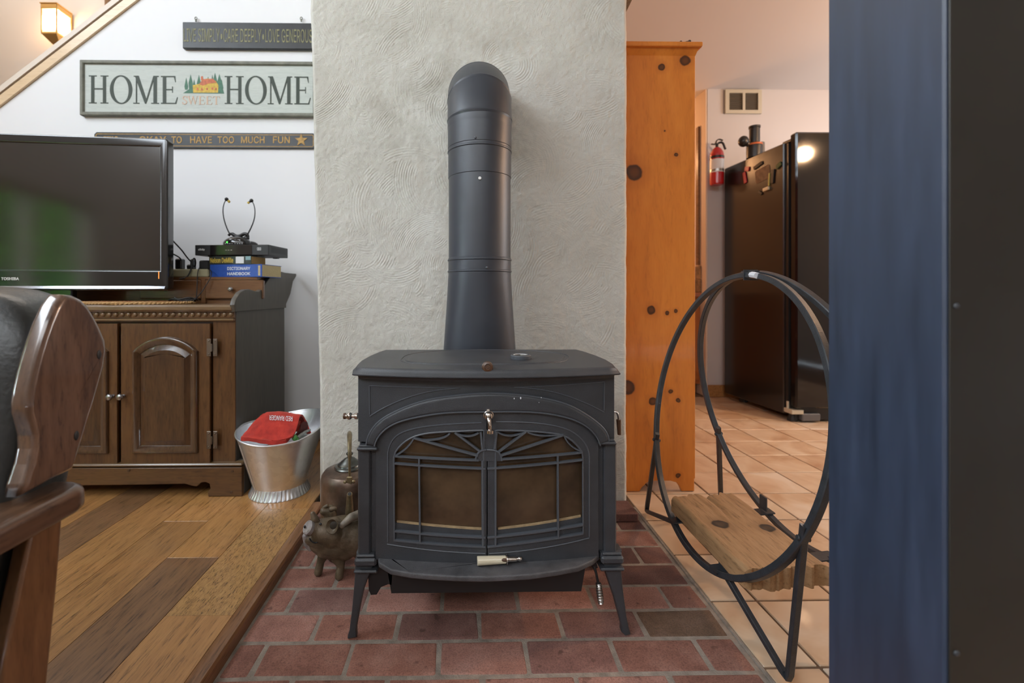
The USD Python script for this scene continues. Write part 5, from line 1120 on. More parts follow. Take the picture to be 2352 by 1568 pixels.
c0_ = (x0, YQ - .01); Yb = lambda m: yawed(m, c0_, -4)
sb = thing('set_top_box', 'flat black cable box lying across two books on the sideboard', 'set-top box', ((x0 + x1) / 2, YQ + .1, zb2))
zq = zb2 + .004
sb.part('case', Yb(bx(x0, x1, YQ - .008, YQ - .01 + bd, zq, zq + bh, .002)), 'box_black')
sb.part('front_panel', Yb(bx(x0 + (x1 - x0) * .21, x0 + (x1 - x0) * .775, YQ - .0105, YQ - .006, zq + .001, zq + bh - .001, .001)), 'box_gloss')
sb.part('side_vent', Yb(bx(x1 - .001, x1 + .0004, YQ + .02, YQ + bd - .03, zq + bh * .3, zq + bh * .8)), 'sheet_black', smooth=False)
for f_ in (.16, .84):
    for g in (.02, bd - .03): sb.part('foot', Yb(bx(x0 + (x1 - x0) * f_ - .012, x0 + (x1 - x0) * f_ + .012, YQ + g, YQ + g + .02, zb2 + .0005, zq + .001)), 'black_plastic')
for s, a0, a1, b0, b1, yy in (('xfinity', .045, .135, .42, .66, -.0082), ('CISCO', .845, .90, .45, .72, -.0082)):
    sb.part('front_lettering', Yb(text(s, x0 + (x1 - x0) * a0, x0 + (x1 - x0) * a1, zq + bh * b0, zq + bh * b1, YQ + yy, .0006, True)), 'white_print', smooth=False)
for a in (.42, .455, .49): sb.part('button', Yb(bx(x0 + (x1 - x0) * a, x0 + (x1 - x0) * (a + .02), YQ - .0115, YQ - .010, zq + bh * .45, zq + bh * .52)), 'chrome_dull')
zh = zq + bh
hc = A(545, 552, YQ + .05); hc[2] = zh
hs_ = thing('charging_dock', 'small black oval charging base with green light on the cable box', 'charger', hc)
bl = ell(hc + np.array([0, 0, .012]), (.066, .040, .036)); v = bl.vertices.copy(); v[:, 2] = np.maximum(v[:, 2], zh + .0005); hs_.part('base', tri(v, bl.faces), 'tv_gloss')
v = ell(hc + np.array([.045, .025, .010]), (.042, .030, .018)); vv = v.vertices.copy(); vv[:, 2] = np.maximum(vv[:, 2], zh + .0005); hs_.part('side_lobe', tri(vv, v.faces), 'black_plastic')
hs_.part('indicator_light', ell(hc + np.array([-.030, -.034, .016]), (.005, .003, .004), 2), 'green_led')
for k in range(8): hs_.part('button', ell(hc + np.array([-.037 + .0105 * k + (.004 if k > 3 else 0), -.0372 + .0004 * (k - 3.5) ** 2 * .1, .009]), (.0036, .003, .002), 1), 'white_print')
hs_.part('front_lettering', text('TV.Ears', hc[0] - .022, hc[0] + .030, zh + .0225, zh + .031, hc[1] - .030, .004, True), 'white_print', smooth=False)
hd = thing('headset', 'thin black wireless headset with two earbuds standing upright in charging base', 'headphones', hc + np.array([0, .02, .02]))
hy = YQ + .06
def hp(x, y): return A(x, y, hy)
hd.part('receiver', cat([tube(spline([hp(525, 541), hp(533, 537), hp(540, 541), hp(553, 541), hp(562, 537), hp(569, 540), hp(567, 548)], 24), np.r_[np.full(4, .006), np.full(16, .0085), np.full(4, .006)], 10), ell(hp(566, 547), (.014, .012, .012), 2)]), 'black_plastic')
for k, pts in enumerate(([(529, 540), (523, 528), (515, 505), (512.5, 490), (514, 470), (519, 459)], [(568, 540), (577, 522), (584.5, 500), (585.5, 485), (583, 470), (579, 462)])):
    hd.part('arm', tube(spline([hp(*p) for p in pts], 30), np.linspace(.0034, .0020, 30), 8), 'box_black')
    tip = hp(*pts[-1]); sg_ = 1 if k == 0 else -1
    eb_ = hd.part('earbud', cat([ell(tip + np.array([sg_ * .003, 0, .003]), (.009, .009, .009), 2), cyl(tip + np.array([sg_ * .004, 0, .002]), tip + np.array([sg_ * .014, -.003, -.006]), .005, 10)]), 'black_plastic')
    eb_.part('ear_tip', cyl(tip + np.array([sg_ * .013, -.003, -.004]), tip + np.array([sg_ * .019, -.004, -.012]), .0058, 12), 'gold_print')
# power strip with plugs and cords
plain('strip_beige', (.44, .42, .27), .55)
p0_, p1_ = A(389, 634, YQ + .01), A(480, 634, YQ + .01); sh_ = 19 * YQ / F
ps = thing('power_strip', 'beige power strip with black plugs lying on sideboard beside the books', 'power strip', ((p0_[0] + p1_[0]) / 2, YQ + .03, zr1))
ps.part('body', bx(p0_[0] - .12, p1_[0] - .004, YQ + .01, YQ + .065, zr1 + .0005, zr1 + sh_, .005), 'strip_beige')
zs_ = zr1 + sh_
def plug(px, w, hgt, m, name='plug'):
    q = A(px, 600, YQ + .035); ps.part(name, cat([bx(q[0] - w / 2, q[0] + w / 2, YQ + .02, YQ + .055, zs_ - .001, zs_ + hgt, .005)]), m)
plug(413, .032, .050, 'black_plastic'); plug(417, .012, .030, 'white_print'); plug(438, .026, .022, 'black_plastic'); plug(443, .014, .048, 'black_plastic'); plug(472, .048, .042, 'box_black', 'power_adapter')
plain('cord_black', (.010, .010, .011), .45)
def cord(lab, pts, r=.0032):
    ps.part('power_cord', tube(spline([A(x, y, Y) for x, y, Y in pts], 50), r, 7), 'cord_black', smooth=60, label=lab)
cord('long straight black cord sloping from television down to the power strip', [(386, 540, 2.12), (400, 556, 2.14), (420, 578, 2.17), (438, 600, 2.20), (443, 604, 2.205)])
cord('thin black cord looping behind television to the left plug', [(384, 578, 2.15), (397, 583, 2.16), (410, 590, 2.17), (414, 598, 2.2)])
cord('black cord hanging in an arc beside the television edge', [(386, 552, 2.13), (393, 575, 2.15), (393, 592, 2.16), (388, 608, 2.16)], .0025)
cord('black cord curling up from the middle plug of power strip', [(446, 612, 2.205), (449, 600, 2.20), (446, 593, 2.19), (442, 598, 2.18), (440, 612, 2.17), (436, 625, 2.165), (430, 634, 2.15), (412, 640, 2.13)])
cord('thin black cord hanging from adapter across the small drawer', [(478, 618, 2.17), (482, 640, 2.12), (470, 660, 2.11), (455, 680, 2.09), (440, 690, 2.06)], .0022)
cord('thin black cord hanging down in front of the riser left of drawer', [(462, 610, 2.2), (455, 622, 2.16), (453, 645, 2.12), (452, 670, 2.11), (448, 692, 2.06)], .0022)
rc = A(418, 690, 2.04); rc[2] = ZCt
bu = thing('cable_tangle', 'tangled bundle of black cords lying on sideboard right of the television', 'cable', rc)
r5 = np.random.default_rng(3)
for k in range(5):
    t = np.linspace(0, 2 * PI, 30, endpoint=False); a, b = r5.uniform(.03, .07), r5.uniform(.012, .03)
    P = np.c_[rc[0] + r5.uniform(-.02, .02) + a * np.cos(t), rc[1] + r5.uniform(0, .02) + b * np.sin(t), ZCt + .006 + .003 * k + .004 * np.sin(3 * t + k) + .006]
    bu.part('loop', tube(P, .0035, 6, closed=True), 'cord_black')

# ---------------------------------------------------------------- galvanised ash bucket with leather gloves
mat('galvanised', {'g': ('geometry', {}), 'v': ('voronoi_texture', {'scale': 45.0}), 'r': ('rgb_ramp', {'ramp': [(.0, (.70, .72, .75)), (1, (.84, .86, .89))]}), 'p': ('principled_bsdf', {'metallic': .92, 'roughness': .34})},
    [('g.position', 'v.vector'), ('v.color', 'r.fac'), ('r.color', 'p.base_color')])
bc_ = np.array([A(641, 1135, 1.935)[0], 1.945, .03])
RB, RTp, HB = .106, .170, .262
bk = thing('ash_bucket', 'galvanised steel ash bucket with crimped foot beside the brown sideboard', 'bucket', bc_)
def bucket_wall(r_in, z_add=0.0, k=26, n=72):
    an = np.arange(n) * 2 * PI / n; v = []
    for i in range(k):
        t = i / (k - 1)
        for a in an:
            lift = .045 * max(0, math.cos(a - .75)) ** 1.2 + .012 * max(0, math.cos(a - PI)) ; Ht = HB + lift - .022 * max(0, math.cos(a + 1.75))
            r = (RB + (RTp - RB) * t) - r_in; st = 1 + .16 * max(0, math.cos(a - .55)) * t ** 1.5
            v.append((bc_[0] + r * st * math.cos(a), bc_[1] + r * st * math.sin(a) * .96, bc_[2] + .032 + (Ht - .032) * t + z_add))
    f = []
    for i in range(k - 1):
        for q in range(n):
            w = (q + 1) % n; f += [(i * n + q, i * n + w, (i + 1) * n + w), (i * n + q, (i + 1) * n + w, (i + 1) * n + q)]
    return tri(v, f), np.array(v[-n:])
mo, rimp = bucket_wall(0); mi, _ = bucket_wall(.0025)
bk.part('side_wall', cat([mo, tri(mi.vertices, mi.faces[:, ::-1])]), 'galvanised', smooth=50)
bk.part('rolled_rim', tube(rimp, .0042, 8, closed=True), 'galvanised')
bk.part('bottom', lathe([(0, .034), (RB, .034), (RB, .032)], 48, bc_), 'galvanised')
n = 216; an = np.arange(n) * 2 * PI / n
prof = [(RB + .001, .040, 0), (RB + .003, .034, .3), (RB + .007, .020, 1), (RB + .015, .006, 1), (RB + .0165, .001, .2), (RB + .014, .0005, 0)]
v = []; f = []
for r, z, c in prof: v += [(bc_[0] + (r + .0017 * c * math.sin(a * 46)) * math.cos(a), bc_[1] + .97 * (r + .0017 * c * math.sin(a * 46)) * math.sin(a), bc_[2] + z) for a in an]
for i in range(len(prof) - 1):
    for q in range(n):
        w = (q + 1) % n; f += [(i * n + w, i * n + q, (i + 1) * n + q), (i * n + w, (i + 1) * n + q, (i + 1) * n + w)]
bk.part('crimped_foot', tri(v, f), 'galvanised', smooth=40)
sv = [bc_ + np.array([(RB + (RTp - RB) * t + .0012) * math.cos(-2.25), .97 * (RB + (RTp - RB) * t + .0012) * math.sin(-2.25), .034 + (HB - .06) * t]) for t in np.linspace(0, 1, 12)]
bk.part('seam', tube(np.array(sv), .0022, 6, flat=.5), 'galvanised')
# gloves: a folded cuff draped like a ridge
mat('red_suede', {'g': ('geometry', {}), 'v': ('noise_texture', {'scale': 22.0, 'detail': 5.0, 'roughness': .65}), 'r': ('rgb_ramp', {'ramp': [(.25, (.24, .014, .010)), (.55, (.46, .030, .018)), (.8, (.56, .055, .030))]}),
    'b': ('noise_texture', {'scale': 300.0, 'detail': 3.0}), 'bb': ('bump', {'strength': .4, 'distance': .002}), 'p': ('principled_bsdf', {'roughness': .9, 'sheen_weight': .3, 'sheen_tint': (1, .4, .3)})},
    [('g.position', 'v.vector'), ('v.fac', 'r.fac'), ('r.color', 'p.base_color'), ('g.position', 'b.vector'), ('b.fac', 'bb.height'), ('bb.normal', 'p.normal')])
plain('glove_inside', (.10, .025, .018), .95, var=.4, vscale=40)
def sheet(rows, thick, nu=40, nv=50, amp=.004, seed=1):
    """a soft sheet through rows of points (each row left to right), with thickness and wrinkles"""
    R = np.array([spline(r, nu) for r in rows]); G = np.array([spline(R[:, i], nv) for i in range(nu)]).transpose(1, 0, 2)
    du, dv = np.gradient(G, axis=1), np.gradient(G, axis=0); N = np.cross(du, dv); N /= np.linalg.norm(N, axis=2, keepdims=True) + 1e-12
    G = G + N * (amp * (meshkit.fbm(G * 26, 3, seed) - .5))[..., None] * 2
    top, bot = G + N * thick / 2, G - N * thick / 2; idx = np.arange(nu * nv).reshape(nv, nu)
    def quads(I): a, b, c, d = I[:-1, :-1].ravel(), I[:-1, 1:].ravel(), I[1:, 1:].ravel(), I[1:, :-1].ravel(); return np.vstack([np.c_[a, b, c], np.c_[a, c, d]])
    loop = np.r_[idx[0, :], idx[1:, -1], idx[-1, -2::-1], idx[-2:0:-1, 0]]; l2 = np.roll(loop, -1); nn = nu * nv
    m = trimesh.Trimesh(np.vstack([top.reshape(-1, 3), bot.reshape(-1, 3)]), np.vstack([quads(idx), quads(idx + nn)[:, ::-1], np.c_[loop, loop + nn, l2 + nn], np.c_[loop, l2 + nn, l2]]), process=False); m.fix_normals(); return m
gv = thing('work_glove', 'red suede fireplace glove with folded cuff lying in the ash bucket', 'glove', bc_ + np.array([0, 0, .25]))
q = lambda x, y, Y: A(x, y, Y)
gv.part('cuff', sheet([[q(590, 999, 1.865), q(640, 1012, 1.84), q(672, 1003, 1.85)], [q(596, 975, 1.885), q(640, 985, 1.87), q(681, 985, 1.875)], [q(610, 950, 1.925), q(650, 952, 1.915), q(690, 955, 1.92)], [q(616, 947, 1.945), q(655, 948, 1.95), q(696, 957, 1.955)], [q(640, 960, 2.00), q(668, 962, 2.0), q(706, 975, 2.0)], [q(650, 985, 2.02), q(680, 990, 2.02), q(716, 998, 2.02)]], .007, amp=.004, seed=2), 'red_suede', smooth=50)
gv.part('palm', sheet([[q(553, 1008, 1.845), q(590, 1012, 1.835), q(640, 1017, 1.83), q(656, 1015, 1.84)], [q(563, 1000, 1.875), q(595, 998, 1.865), q(640, 1008, 1.86), q(664, 1006, 1.862)], [q(578, 982, 1.90), q(605, 974, 1.895), q(645, 985, 1.89), q(676, 988, 1.89)], [q(605, 953, 1.945), q(640, 962, 1.945), q(660, 968, 1.94), q(690, 970, 1.94)]], .016, amp=.006, seed=5), 'red_suede', smooth=50)
gv.part('cuff_lining', sheet([[q(676, 1000, 1.89), q(684, 992, 1.90), q(690, 975, 1.92)], [q(690, 998, 1.93), q(697, 985, 1.94), q(698, 968, 1.945)], [q(704, 994, 1.965), q(706, 984, 1.97), q(704, 972, 1.97)]], .006, amp=.004, seed=8), 'glove_inside', smooth=50)
cl = spline([q(556, 1003, 1.862), q(585, 986, 1.885), q(607, 952, 1.925)], 10)
lt_ = text('RED RANGER', 0, 1, 0, 1, 0, .02, False, flip=True); v = lt_.vertices.copy()
La, Lb, Lc, Ld = q(620, 966, 1.889), q(673, 969, 1.887), q(673, 958, 1.903), q(620, 955, 1.906)
u_, w_ = v[:, 0:1], v[:, 2:3]; P = (La * (1 - u_) + Lb * u_) * (1 - w_) + (Ld * (1 - u_) + Lc * u_) * w_; P += np.array([0, -.75, .65]) * (.0075 + v[:, 1:2] * -.02)
gv.part('cuff_lettering', tri(P, lt_.faces), 'white_print', smooth=False)
plain('bright_green', (.10, .30, .07), .5); plain('grey_stuff', (.30, .30, .27), .8, var=.4, vscale=90); plain('twig_brown', (.13, .08, .05), .9, var=.3, vscale=60)
gp = q(677, 1005, 1.868)
solo('green_cap', cat([ell(gp, (.011, .010, .013), 3), ell(gp + np.array([.008, .004, -.008]), (.007, .007, .008), 2)]), 'bright_green', 'small green knob poking out of the ash bucket in front of glove', 'knob')
for k, (x0_, y0_, x1_, y1_, r_, lab) in enumerate(((657, 1008, 684, 997, .006, 'brown twig beside the green knob in the bucket'), (684, 1003, 712, 985, .0075, 'pale grey kindling stick at right inside the bucket'), (688, 1007, 708, 996, .006, 'short grey kindling piece lowest at the bucket rim'))):
    a, b = q(x0_, y0_ + 2, 1.872 + .012 * k), q(x1_, y1_ + 2, 1.93 + .02 * k); solo('kindling', tube(spline([a, (a + b) / 2 + np.array([0, 0, .004]), b], 10), np.linspace(r_, r_ * .7, 10), 7), 'twig_brown' if k == 0 else 'grey_stuff', lab, 'kindling')
fl_ = lathe([(0, .15), (RB + .016, .165), (RB + .017, .16), (RB + .010, .12), (0, .11)], 40, bc_); solo('ash_filling', fl_, 'grey_stuff', 'dark grey ash and scraps filling the bucket', 'ash', kind='stuff')

# ---------------------------------------------------------------- copper kettle
mat('old_copper', {'g': ('geometry', {}), 'v': ('noise_texture', {'scale': 14.0, 'detail': 6.0, 'roughness': .6}), 'r': ('rgb_ramp', {'ramp': [(.3, (.09, .07, .055)), (.5, (.17, .115, .085)), (.7, (.26, .19, .15))]}), 'rr': ('map_range', {'to_min': .25, 'to_max': .5}), 'p': ('principled_bsdf', {'metallic': .75})},
    [('g.position', 'v.vector'), ('v.fac', 'r.fac'), ('r.color', 'p.base_color'), ('v.fac', 'rr.value'), ('rr.result', 'p.roughness')])
plain('pewter_dark', (.13, .135, .125), .3, metal=.9, var=.25, vscale=30); plain('brass_old', (.24, .19, .11), .42, metal=.8, var=.3, vscale=40)
kc_ = np.array([A(803, 1100, 1.625)[0], 1.625, .0]); KR = kc_[0] - A(739, 1110, 1.625)[0]; kzt = A(800, 1092, 1.60)[2]
kd = np.array([kc_[0], kc_[1], 0]); kd /= np.linalg.norm(kd)
def kp(u, z, w=0): return np.array([kc_[0], kc_[1], 0]) + kd * u + np.array([kd[1], -kd[0], 0]) * w + np.array([0, 0, z])
kt = thing('kettle', 'old brown copper kettle with domed lid and upright handle behind the pig', 'kettle', kc_)
zs_k = A(800, 1118, 1.52)[2]
kt.part('body', lathe([(0, .002), (KR * .93, .002), (KR * .985, .012), (KR, .05), (KR * 1.0, zs_k - .012), (KR * .97, zs_k + .004), (KR * .88, zs_k + .016), (KR * .5, zs_k + .028), (0, zs_k + .030)], 56, kc_), 'old_copper')
zl_ = zs_k + .026
kt.part('lid', lathe([(0, zl_), (.050, zl_), (.053, zl_ + .003), (.050, zl_ + .007), (.042, zl_ + .009), (.040, zl_ + .014), (.034, zl_ + .017), (.030, zl_ + .022), (.024, zl_ + .026), (.018, zl_ + .032), (.008, zl_ + .036), (.007, zl_ + .042), (.012, zl_ + .046), (.012, zl_ + .050), (.006, zl_ + .055), (0, zl_ + .056)], 40, kc_), 'pewter_dark')
zh1 = A(798, 1015, 1.56)[2]; hw = .078
kt.part('bail_handle', tube(spline([kp(-hw, zs_k + .012), kp(-hw - .004, zs_k + .06), kp(-hw + .012, zh1 - .012), kp(-hw + .045, zh1), kp(hw - .045, zh1), kp(hw - .012, zh1 - .012), kp(hw + .004, zs_k + .06), kp(hw, zs_k + .012)], 60), np.r_[np.full(12, .0042), np.linspace(.0060, .0092, 18), np.linspace(.0092, .0060, 18), np.full(12, .0042)], 8), 'brass_old')
fp = kp(-KR * .9, zs_k + .006)
kt.part('handle_ear', cat([bx(fp[0] - .010, fp[0] + .010, fp[1] - .006, fp[1] + .004, fp[2] - .006, fp[2] + .022, .003), ell(fp + np.array([-.014, -.004, .004]), (.006, .005, .006), 2), ell(fp + np.array([.014, -.004, .006]), (.006, .005, .006), 2)]), 'brass_old')
so = kp(-KR - .045, A(801, 1139, 1.47)[2])
kt.part('spout', tube(spline([kp(-KR * .9, .085), kp(-KR - .018, .10), kp(-KR - .036, so[2] - .03), so], 24), np.linspace(.020, .0085, 24), 14), 'brass_old'); kt.part('spout_mouth', cyl(so + np.array([0, .001, -.002]), so + np.array([0, -.0015, .0015]), .0062, 14), 'sheet_black')

# ---------------------------------------------------------------- pig figurine
mat('pig_brown', {'g': ('geometry', {}), 'v': ('noise_texture', {'scale': 18.0, 'detail': 6.0, 'roughness': .65}), 'r': ('rgb_ramp', {'ramp': [(.3, (.050, .038, .022)), (.5, (.105, .075, .043)), (.72, (.21, .155, .105))]}), 'b': ('noise_texture', {'scale': 120.0, 'detail': 4.0}), 'bb': ('bump', {'strength': .35, 'distance': .003}), 'p': ('principled_bsdf', {'roughness': .45, 'metallic': .15})},
    [('g.position', 'v.vector'), ('v.fac', 'r.fac'), ('r.color', 'p.base_color'), ('g.position', 'b.vector'), ('b.fac', 'bb.height'), ('bb.normal', 'p.normal')])
plain('pig_pale', (.27, .24, .23), .5, var=.3, vscale=50); plain('pig_ridge', (.20, .165, .125), .5, var=.4, vscale=50); plain('pig_hollow', (.030, .022, .014), .6)
g = lambda x, y, Y: A(x, y, Y)
pg = thing('pig_figurine', 'dark brown cast pig figurine with raised snout beside the stove leg', 'figurine', (FL(775, 1322)[0], 1.42, 0))
s_ = 1.41 / F
bones = [(g(778, 1228, 1.415), .050, g(815, 1232, 1.43), .056), (g(815, 1232, 1.43), .054, g(834, 1232, 1.45), .042), (g(752, 1222, 1.40), .040, g(786, 1226, 1.42), .054), (g(742, 1220, 1.385), .037, g(764, 1224, 1.40), .046),
         (g(716, 1212, 1.365), .017, g(742, 1218, 1.385), .030), (g(712, 1236, 1.370), .018, g(745, 1240, 1.388), .032), (g(716, 1250, 1.374), .013, g(742, 1252, 1.39), .030), (g(738, 1243, 1.388), .030, g(775, 1248, 1.41), .045), (g(748, 1252, 1.392), .034, g(790, 1250, 1.42), .046)]
for fx_, fy_, top_ in ((779, 1322, (775, 1275)), (731, 1313, (748, 1262))):
    f0 = FL(fx_, fy_, .010); kneep = f0 + np.array([.004 if fx_ > 750 else .006, .006, .030]); tp_ = g(*top_, f0[1] + .012)
    bones += [(f0, .0125, kneep, .0115), (kneep, .0115, tp_, .022)]
for fx_, Yh in ((832, 1.435), (826, 1.475)):
    tp_ = g(fx_, 1262, Yh); f0 = np.array([tp_[0], tp_[1] + .01, .010]); bones += [(f0, .0125, f0 + np.array([0, -.004, .03]), .0115), (f0 + np.array([0, -.004, .03]), .0115, tp_, .026)]
body = blob(bones, .006, 10); vz = body.vertices.copy(); vz[:, 2] = np.maximum(vz[:, 2], .001); body.vertices = vz
pg.part('body', body, 'pig_brown', smooth=60)
sn0, sn1 = g(714, 1213, 1.365), g(699, 1208, 1.350)
pg.part('snout', aim(lathe([(0, -.006), (.0175, -.004), (.0205, .006), (.0195, .013), (.015, .0165), (0, .017)], 24), sn0, sn1), 'pig_pale', label='pale worn snout disc')
for dx_ in (-.006, .006):
    e_ = (sn1 - sn0) / np.linalg.norm(sn1 - sn0); pg.part('nostril', ell(sn0 + e_ * .016 + np.array([dx_ * .8, dx_ * .5, .002]), (.003, .003, .0045), 2), 'sheet_black')
pg.part('jaw', blob([(g(701, 1231, 1.362), .0085, g(705, 1250, 1.366), .0085), (g(705, 1250, 1.366), .0085, g(713, 1258, 1.372), .009)], .004, 8), 'pig_pale', smooth=60, label='pale worn lower jaw')
pg.part('mouth', tube(spline([g(711, 1236, 1.352), g(716, 1243, 1.352), g(726, 1246, 1.352), g(733, 1240, 1.355)], 14), .0022, 6), 'sheet_black')
ec = g(766, 1207, 1.352); e2 = ec + np.array([-.3, -1, .25]) * .02
ea = pg.part('ear', aim(lathe([(0, -.028), (.008, -.024), (.014, -.008), (.0205, .007), (.0195, .0085), (.0170, .006), (.011, -.002), (0, -.006)], 24), ec, e2), 'pig_brown', smooth=50)
ea.part('ear_hollow', ell(ec - (e2 - ec) * .1, (.0125, .0035, .0125), 2), 'pig_hollow')
ec = g(724, 1190, 1.372)
pg.part('ear', blob([(ec + np.array([.006, .008, -.022]), .009, ec + np.array([-.002, .002, -.002]), .011), (ec + np.array([-.002, .002, -.002]), .011, ec + np.array([-.008, 0, .014]), .007)], .004, 8), 'pig_brown', smooth=60)
for (ex_, ey_) in ((736, 1203),): pg.part('eye', ell(g(ex_, ey_, 1.362), (.004, .003, .0035), 2), 'sheet_black')
pg.part('back_ridge', blob([(g(786, 1206, 1.385), .009, g(806, 1188, 1.40), .0125), (g(806, 1188, 1.40), .0125, g(832, 1178, 1.43), .014)], .004, 8), 'pig_ridge', smooth=60, label='pale curved ridge on the back')
pg.part('tail', tube([g(868, 1215, 1.49) + np.array([.006 * math.cos(t), .004 * t * .3, .006 * math.sin(t)]) for t in np.linspace(0, 9, 30)], .003, 6), 'pig_brown')
# a second little figure peeping over the pig's head
fc = g(752, 1178, 1.47)
pg2 = thing('animal_figurine', 'smaller brown curled animal figurine just behind the head of the pig', 'figurine', (fc[0], 1.50, 0))
pg2.part('body', blob([((fc[0] + .01, 1.49, .03), .028, (fc[0] + .008, 1.485, .09), .030), ((fc[0] + .008, 1.485, .09), .030, fc + np.array([.004, .012, .0]), .020), (fc + np.array([.004, .012, .0]), .020, fc + np.array([-.012, 0, .006]), .012)], .006, 10), 'pig_brown', smooth=60)
pg2.part('ear', blob([(fc + np.array([.012, 0, .012]), .008, fc + np.array([.024, .002, .014]), .006)], .004, 6), 'pig_brown', smooth=60)
pg2.part('ear', blob([(fc + np.array([-.012, .002, .016]), .006, fc + np.array([-.002, .002, .022]), .006)], .004, 6), 'pig_brown', smooth=60)

# ---------------------------------------------------------------- wooden armchair
wood('chair_wood', (.040, .021, .014), (.095, .052, .033), (.175, .100, .064), axis='z', rough=.24, coat=1.0, stretch=5.0, fine=2.6, pores=.3, bump=.06, ring=.65)
wood('chair_wood_leg', (.06, .026, .010), (.12, .056, .022), (.19, .095, .04), axis='z', rough=.35, coat=.3, stretch=6.0, fine=2.0, pores=.2)
wood('chair_wood_y', (.036, .018, .010), (.080, .042, .024), (.14, .077, .045), axis='y', rough=.28, coat=.5, stretch=6.0, fine=2.6, pores=.3, bump=.06, ring=.6)
plain('black_leather', (.012, .014, .014), .38, bump=.35, bscale=120, var=.3, vscale=12, spec=.6)
XA = -.60
def ca(x, y, X=-.615): return YZ(x, y, X)
ch_ = thing('armchair', 'dark wooden armchair with rounded side wing and black leather cushions', 'armchair', (-.9, .75, .03))
wing = [ca(*p) for p in [(150, 676), (172, 678), (190, 686), (206, 702), (222, 728), (236, 756), (246, 780), (248, 804), (243, 840), (232, 880), (222, 915), (208, 960), (196, 1000), (184, 1040), (171, 1078), (120, 1103), (50, 1141), (57, 1110), (72, 1066), (80, 1030), (80, 1000), (74, 975), (67, 950), (66, 925), (70, 895), (78, 858), (88, 820), (100, 780), (114, 740), (130, 704)]]
wp = Polygon(smooth_poly(wing[:14], 2) if False else wing).buffer(.004).buffer(-.004)
def double_wing():
    m = toYZ(bevel_plate(wp, .030, .009, 4), XA - .045); return m
ch_.part('side_wing', double_wing(), 'chair_wood', smooth=40)
for x, y in ((228, 814), (176, 1000)):
    q_ = onX(x, y, XA - .0145); ch_.part('knot', ell(q_, (.0012, .0045, .0075), 2), 'sheet_black', label='dark knot in the wing')
# arm rest: thick rounded plank running along the depth
arm_y1 = onX(204, 1092, XA + .0)[1]; az = .572
arm = sbox(XA - .10, .20, XA + .010, arm_y1 - .02).union(Point(XA - .045, arm_y1 - .055).buffer(.055)).buffer(.0)
arm = Polygon([(XA - .115, .15), (XA + .012, .15), (XA + .012, arm_y1 - .035), (XA + .008, arm_y1 - .018), (XA - .004, arm_y1 - .006), (XA - .02, arm_y1), (XA - .09, arm_y1), (XA - .115, arm_y1 - .015)])
ch_.part('arm_rest', toXY(bevel_plate(arm, .040, .012, 4), az - .040), 'chair_wood_y', smooth=40)
# legs and lower rail
lg1 = [ca(*p) for p in [(152, 1172), (60, 1215), (40, 1330), (10, 1480), (-30, 1640), (60, 1640), (92, 1600), (112, 1540), (108, 1490), (118, 1400), (132, 1300), (146, 1215)]]
lg1 = [(y, min(z, az - .037)) for y, z in lg1]; zmin_ = min(z for y, z in lg1)
lg1 = [(y, .031 if z < .235 else z) for y, z in lg1]
back_leg = [(ca(152, 1172)[0], az - .038), (ca(152, 1172)[0] - .052, az - .038), (.628, .40), (.606, .30), (.588, .20), (.58, .031), (.668, .031), (.678, .20), (.688, .30), (.703, .42)]
ch_.part('leg', toYZ(bevel_plate(Polygon(back_leg), .024, .006, 3), XA - .042), 'chair_wood_leg', smooth=40)
ch_.part('leg', toYZ(bevel_plate(Polygon([(y - .42, z) for y, z in back_leg]), .030, .007, 3), XA - .048), 'chair_wood', smooth=40)
rl = Polygon([(.12, .24), (.40, .215), (.60, .20), (.66, .205), (.675, .235), (.64, .262), (.56, .268), (.40, .285), (.12, .31)])
ch_.part('side_rail', toYZ(bevel_plate(rl, .026, .006, 3), XA - .030), 'chair_wood_y', smooth=40)
ch_.part('side_wing', double_wing_far := tri(double_wing().vertices + np.array([-.74, 0, 0]), double_wing().faces), 'chair_wood', smooth=40)
ch_.part('arm_rest', tri(toXY(bevel_plate(arm, .040, .012, 4), az - .040).vertices * np.array([-1, 1, 1]) + np.array([2 * (XA - .05) - .70, 0, 0]), toXY(bevel_plate(arm, .040, .012, 4), az - .040).faces[:, ::-1]), 'chair_wood_y', smooth=40)
for dy in (0, -.42): ch_.part('leg', toYZ(bevel_plate(Polygon([(y + dy, z) for y, z in back_leg]), .030, .007, 3), XA - .79), 'chair_wood', smooth=40)
def cushion(x0, x1, y0, y1, z0, z1, tilt, puff, seed):
    m = trimesh.creation.box((1, 1, 1)); 
    for _ in range(5): m = m.subdivide()
    v = m.vertices * 2; e = 5.0; v = v / (np.sum(np.abs(v) ** e, 1, keepdims=True) ** (1 / e)); v *= (1 + puff * (1 - v[:, :1] ** 2) * (1 - v[:, 2:3] ** 2) * np.array([0, 1, 0])) if puff else 1
    v = v / 2 * np.array([x1 - x0, y1 - y0, z1 - z0]) + np.array([(x0 + x1) / 2, (y0 + y1) / 2, (z0 + z1) / 2]); v += .010 * (meshkit.fbm(v * 9, 3, seed)[:, None] - .5)
    v[:, 1] += tilt * (v[:, 2] - z0); return tri(v, m.faces)
ch_.part('back_cushion', cushion(XA - .745, XA - .047, .60, .76, .45, .885, .22, .25, 3), 'black_leather', smooth=60)
ch_.part('seat_cushion', cushion(XA - .745, XA - .05, .14, .70, .30, .50, 0, 0, 4), 'black_leather', smooth=60)
ch_.part('arm_lining', bx(XA - .062, XA - .047, .13, .70, .20, .535, .004), 'black_leather')
ch_.part('seat_frame', bx(XA - .76, XA - .046, .12, .66, .22, .31, .006), 'chair_wood_y')

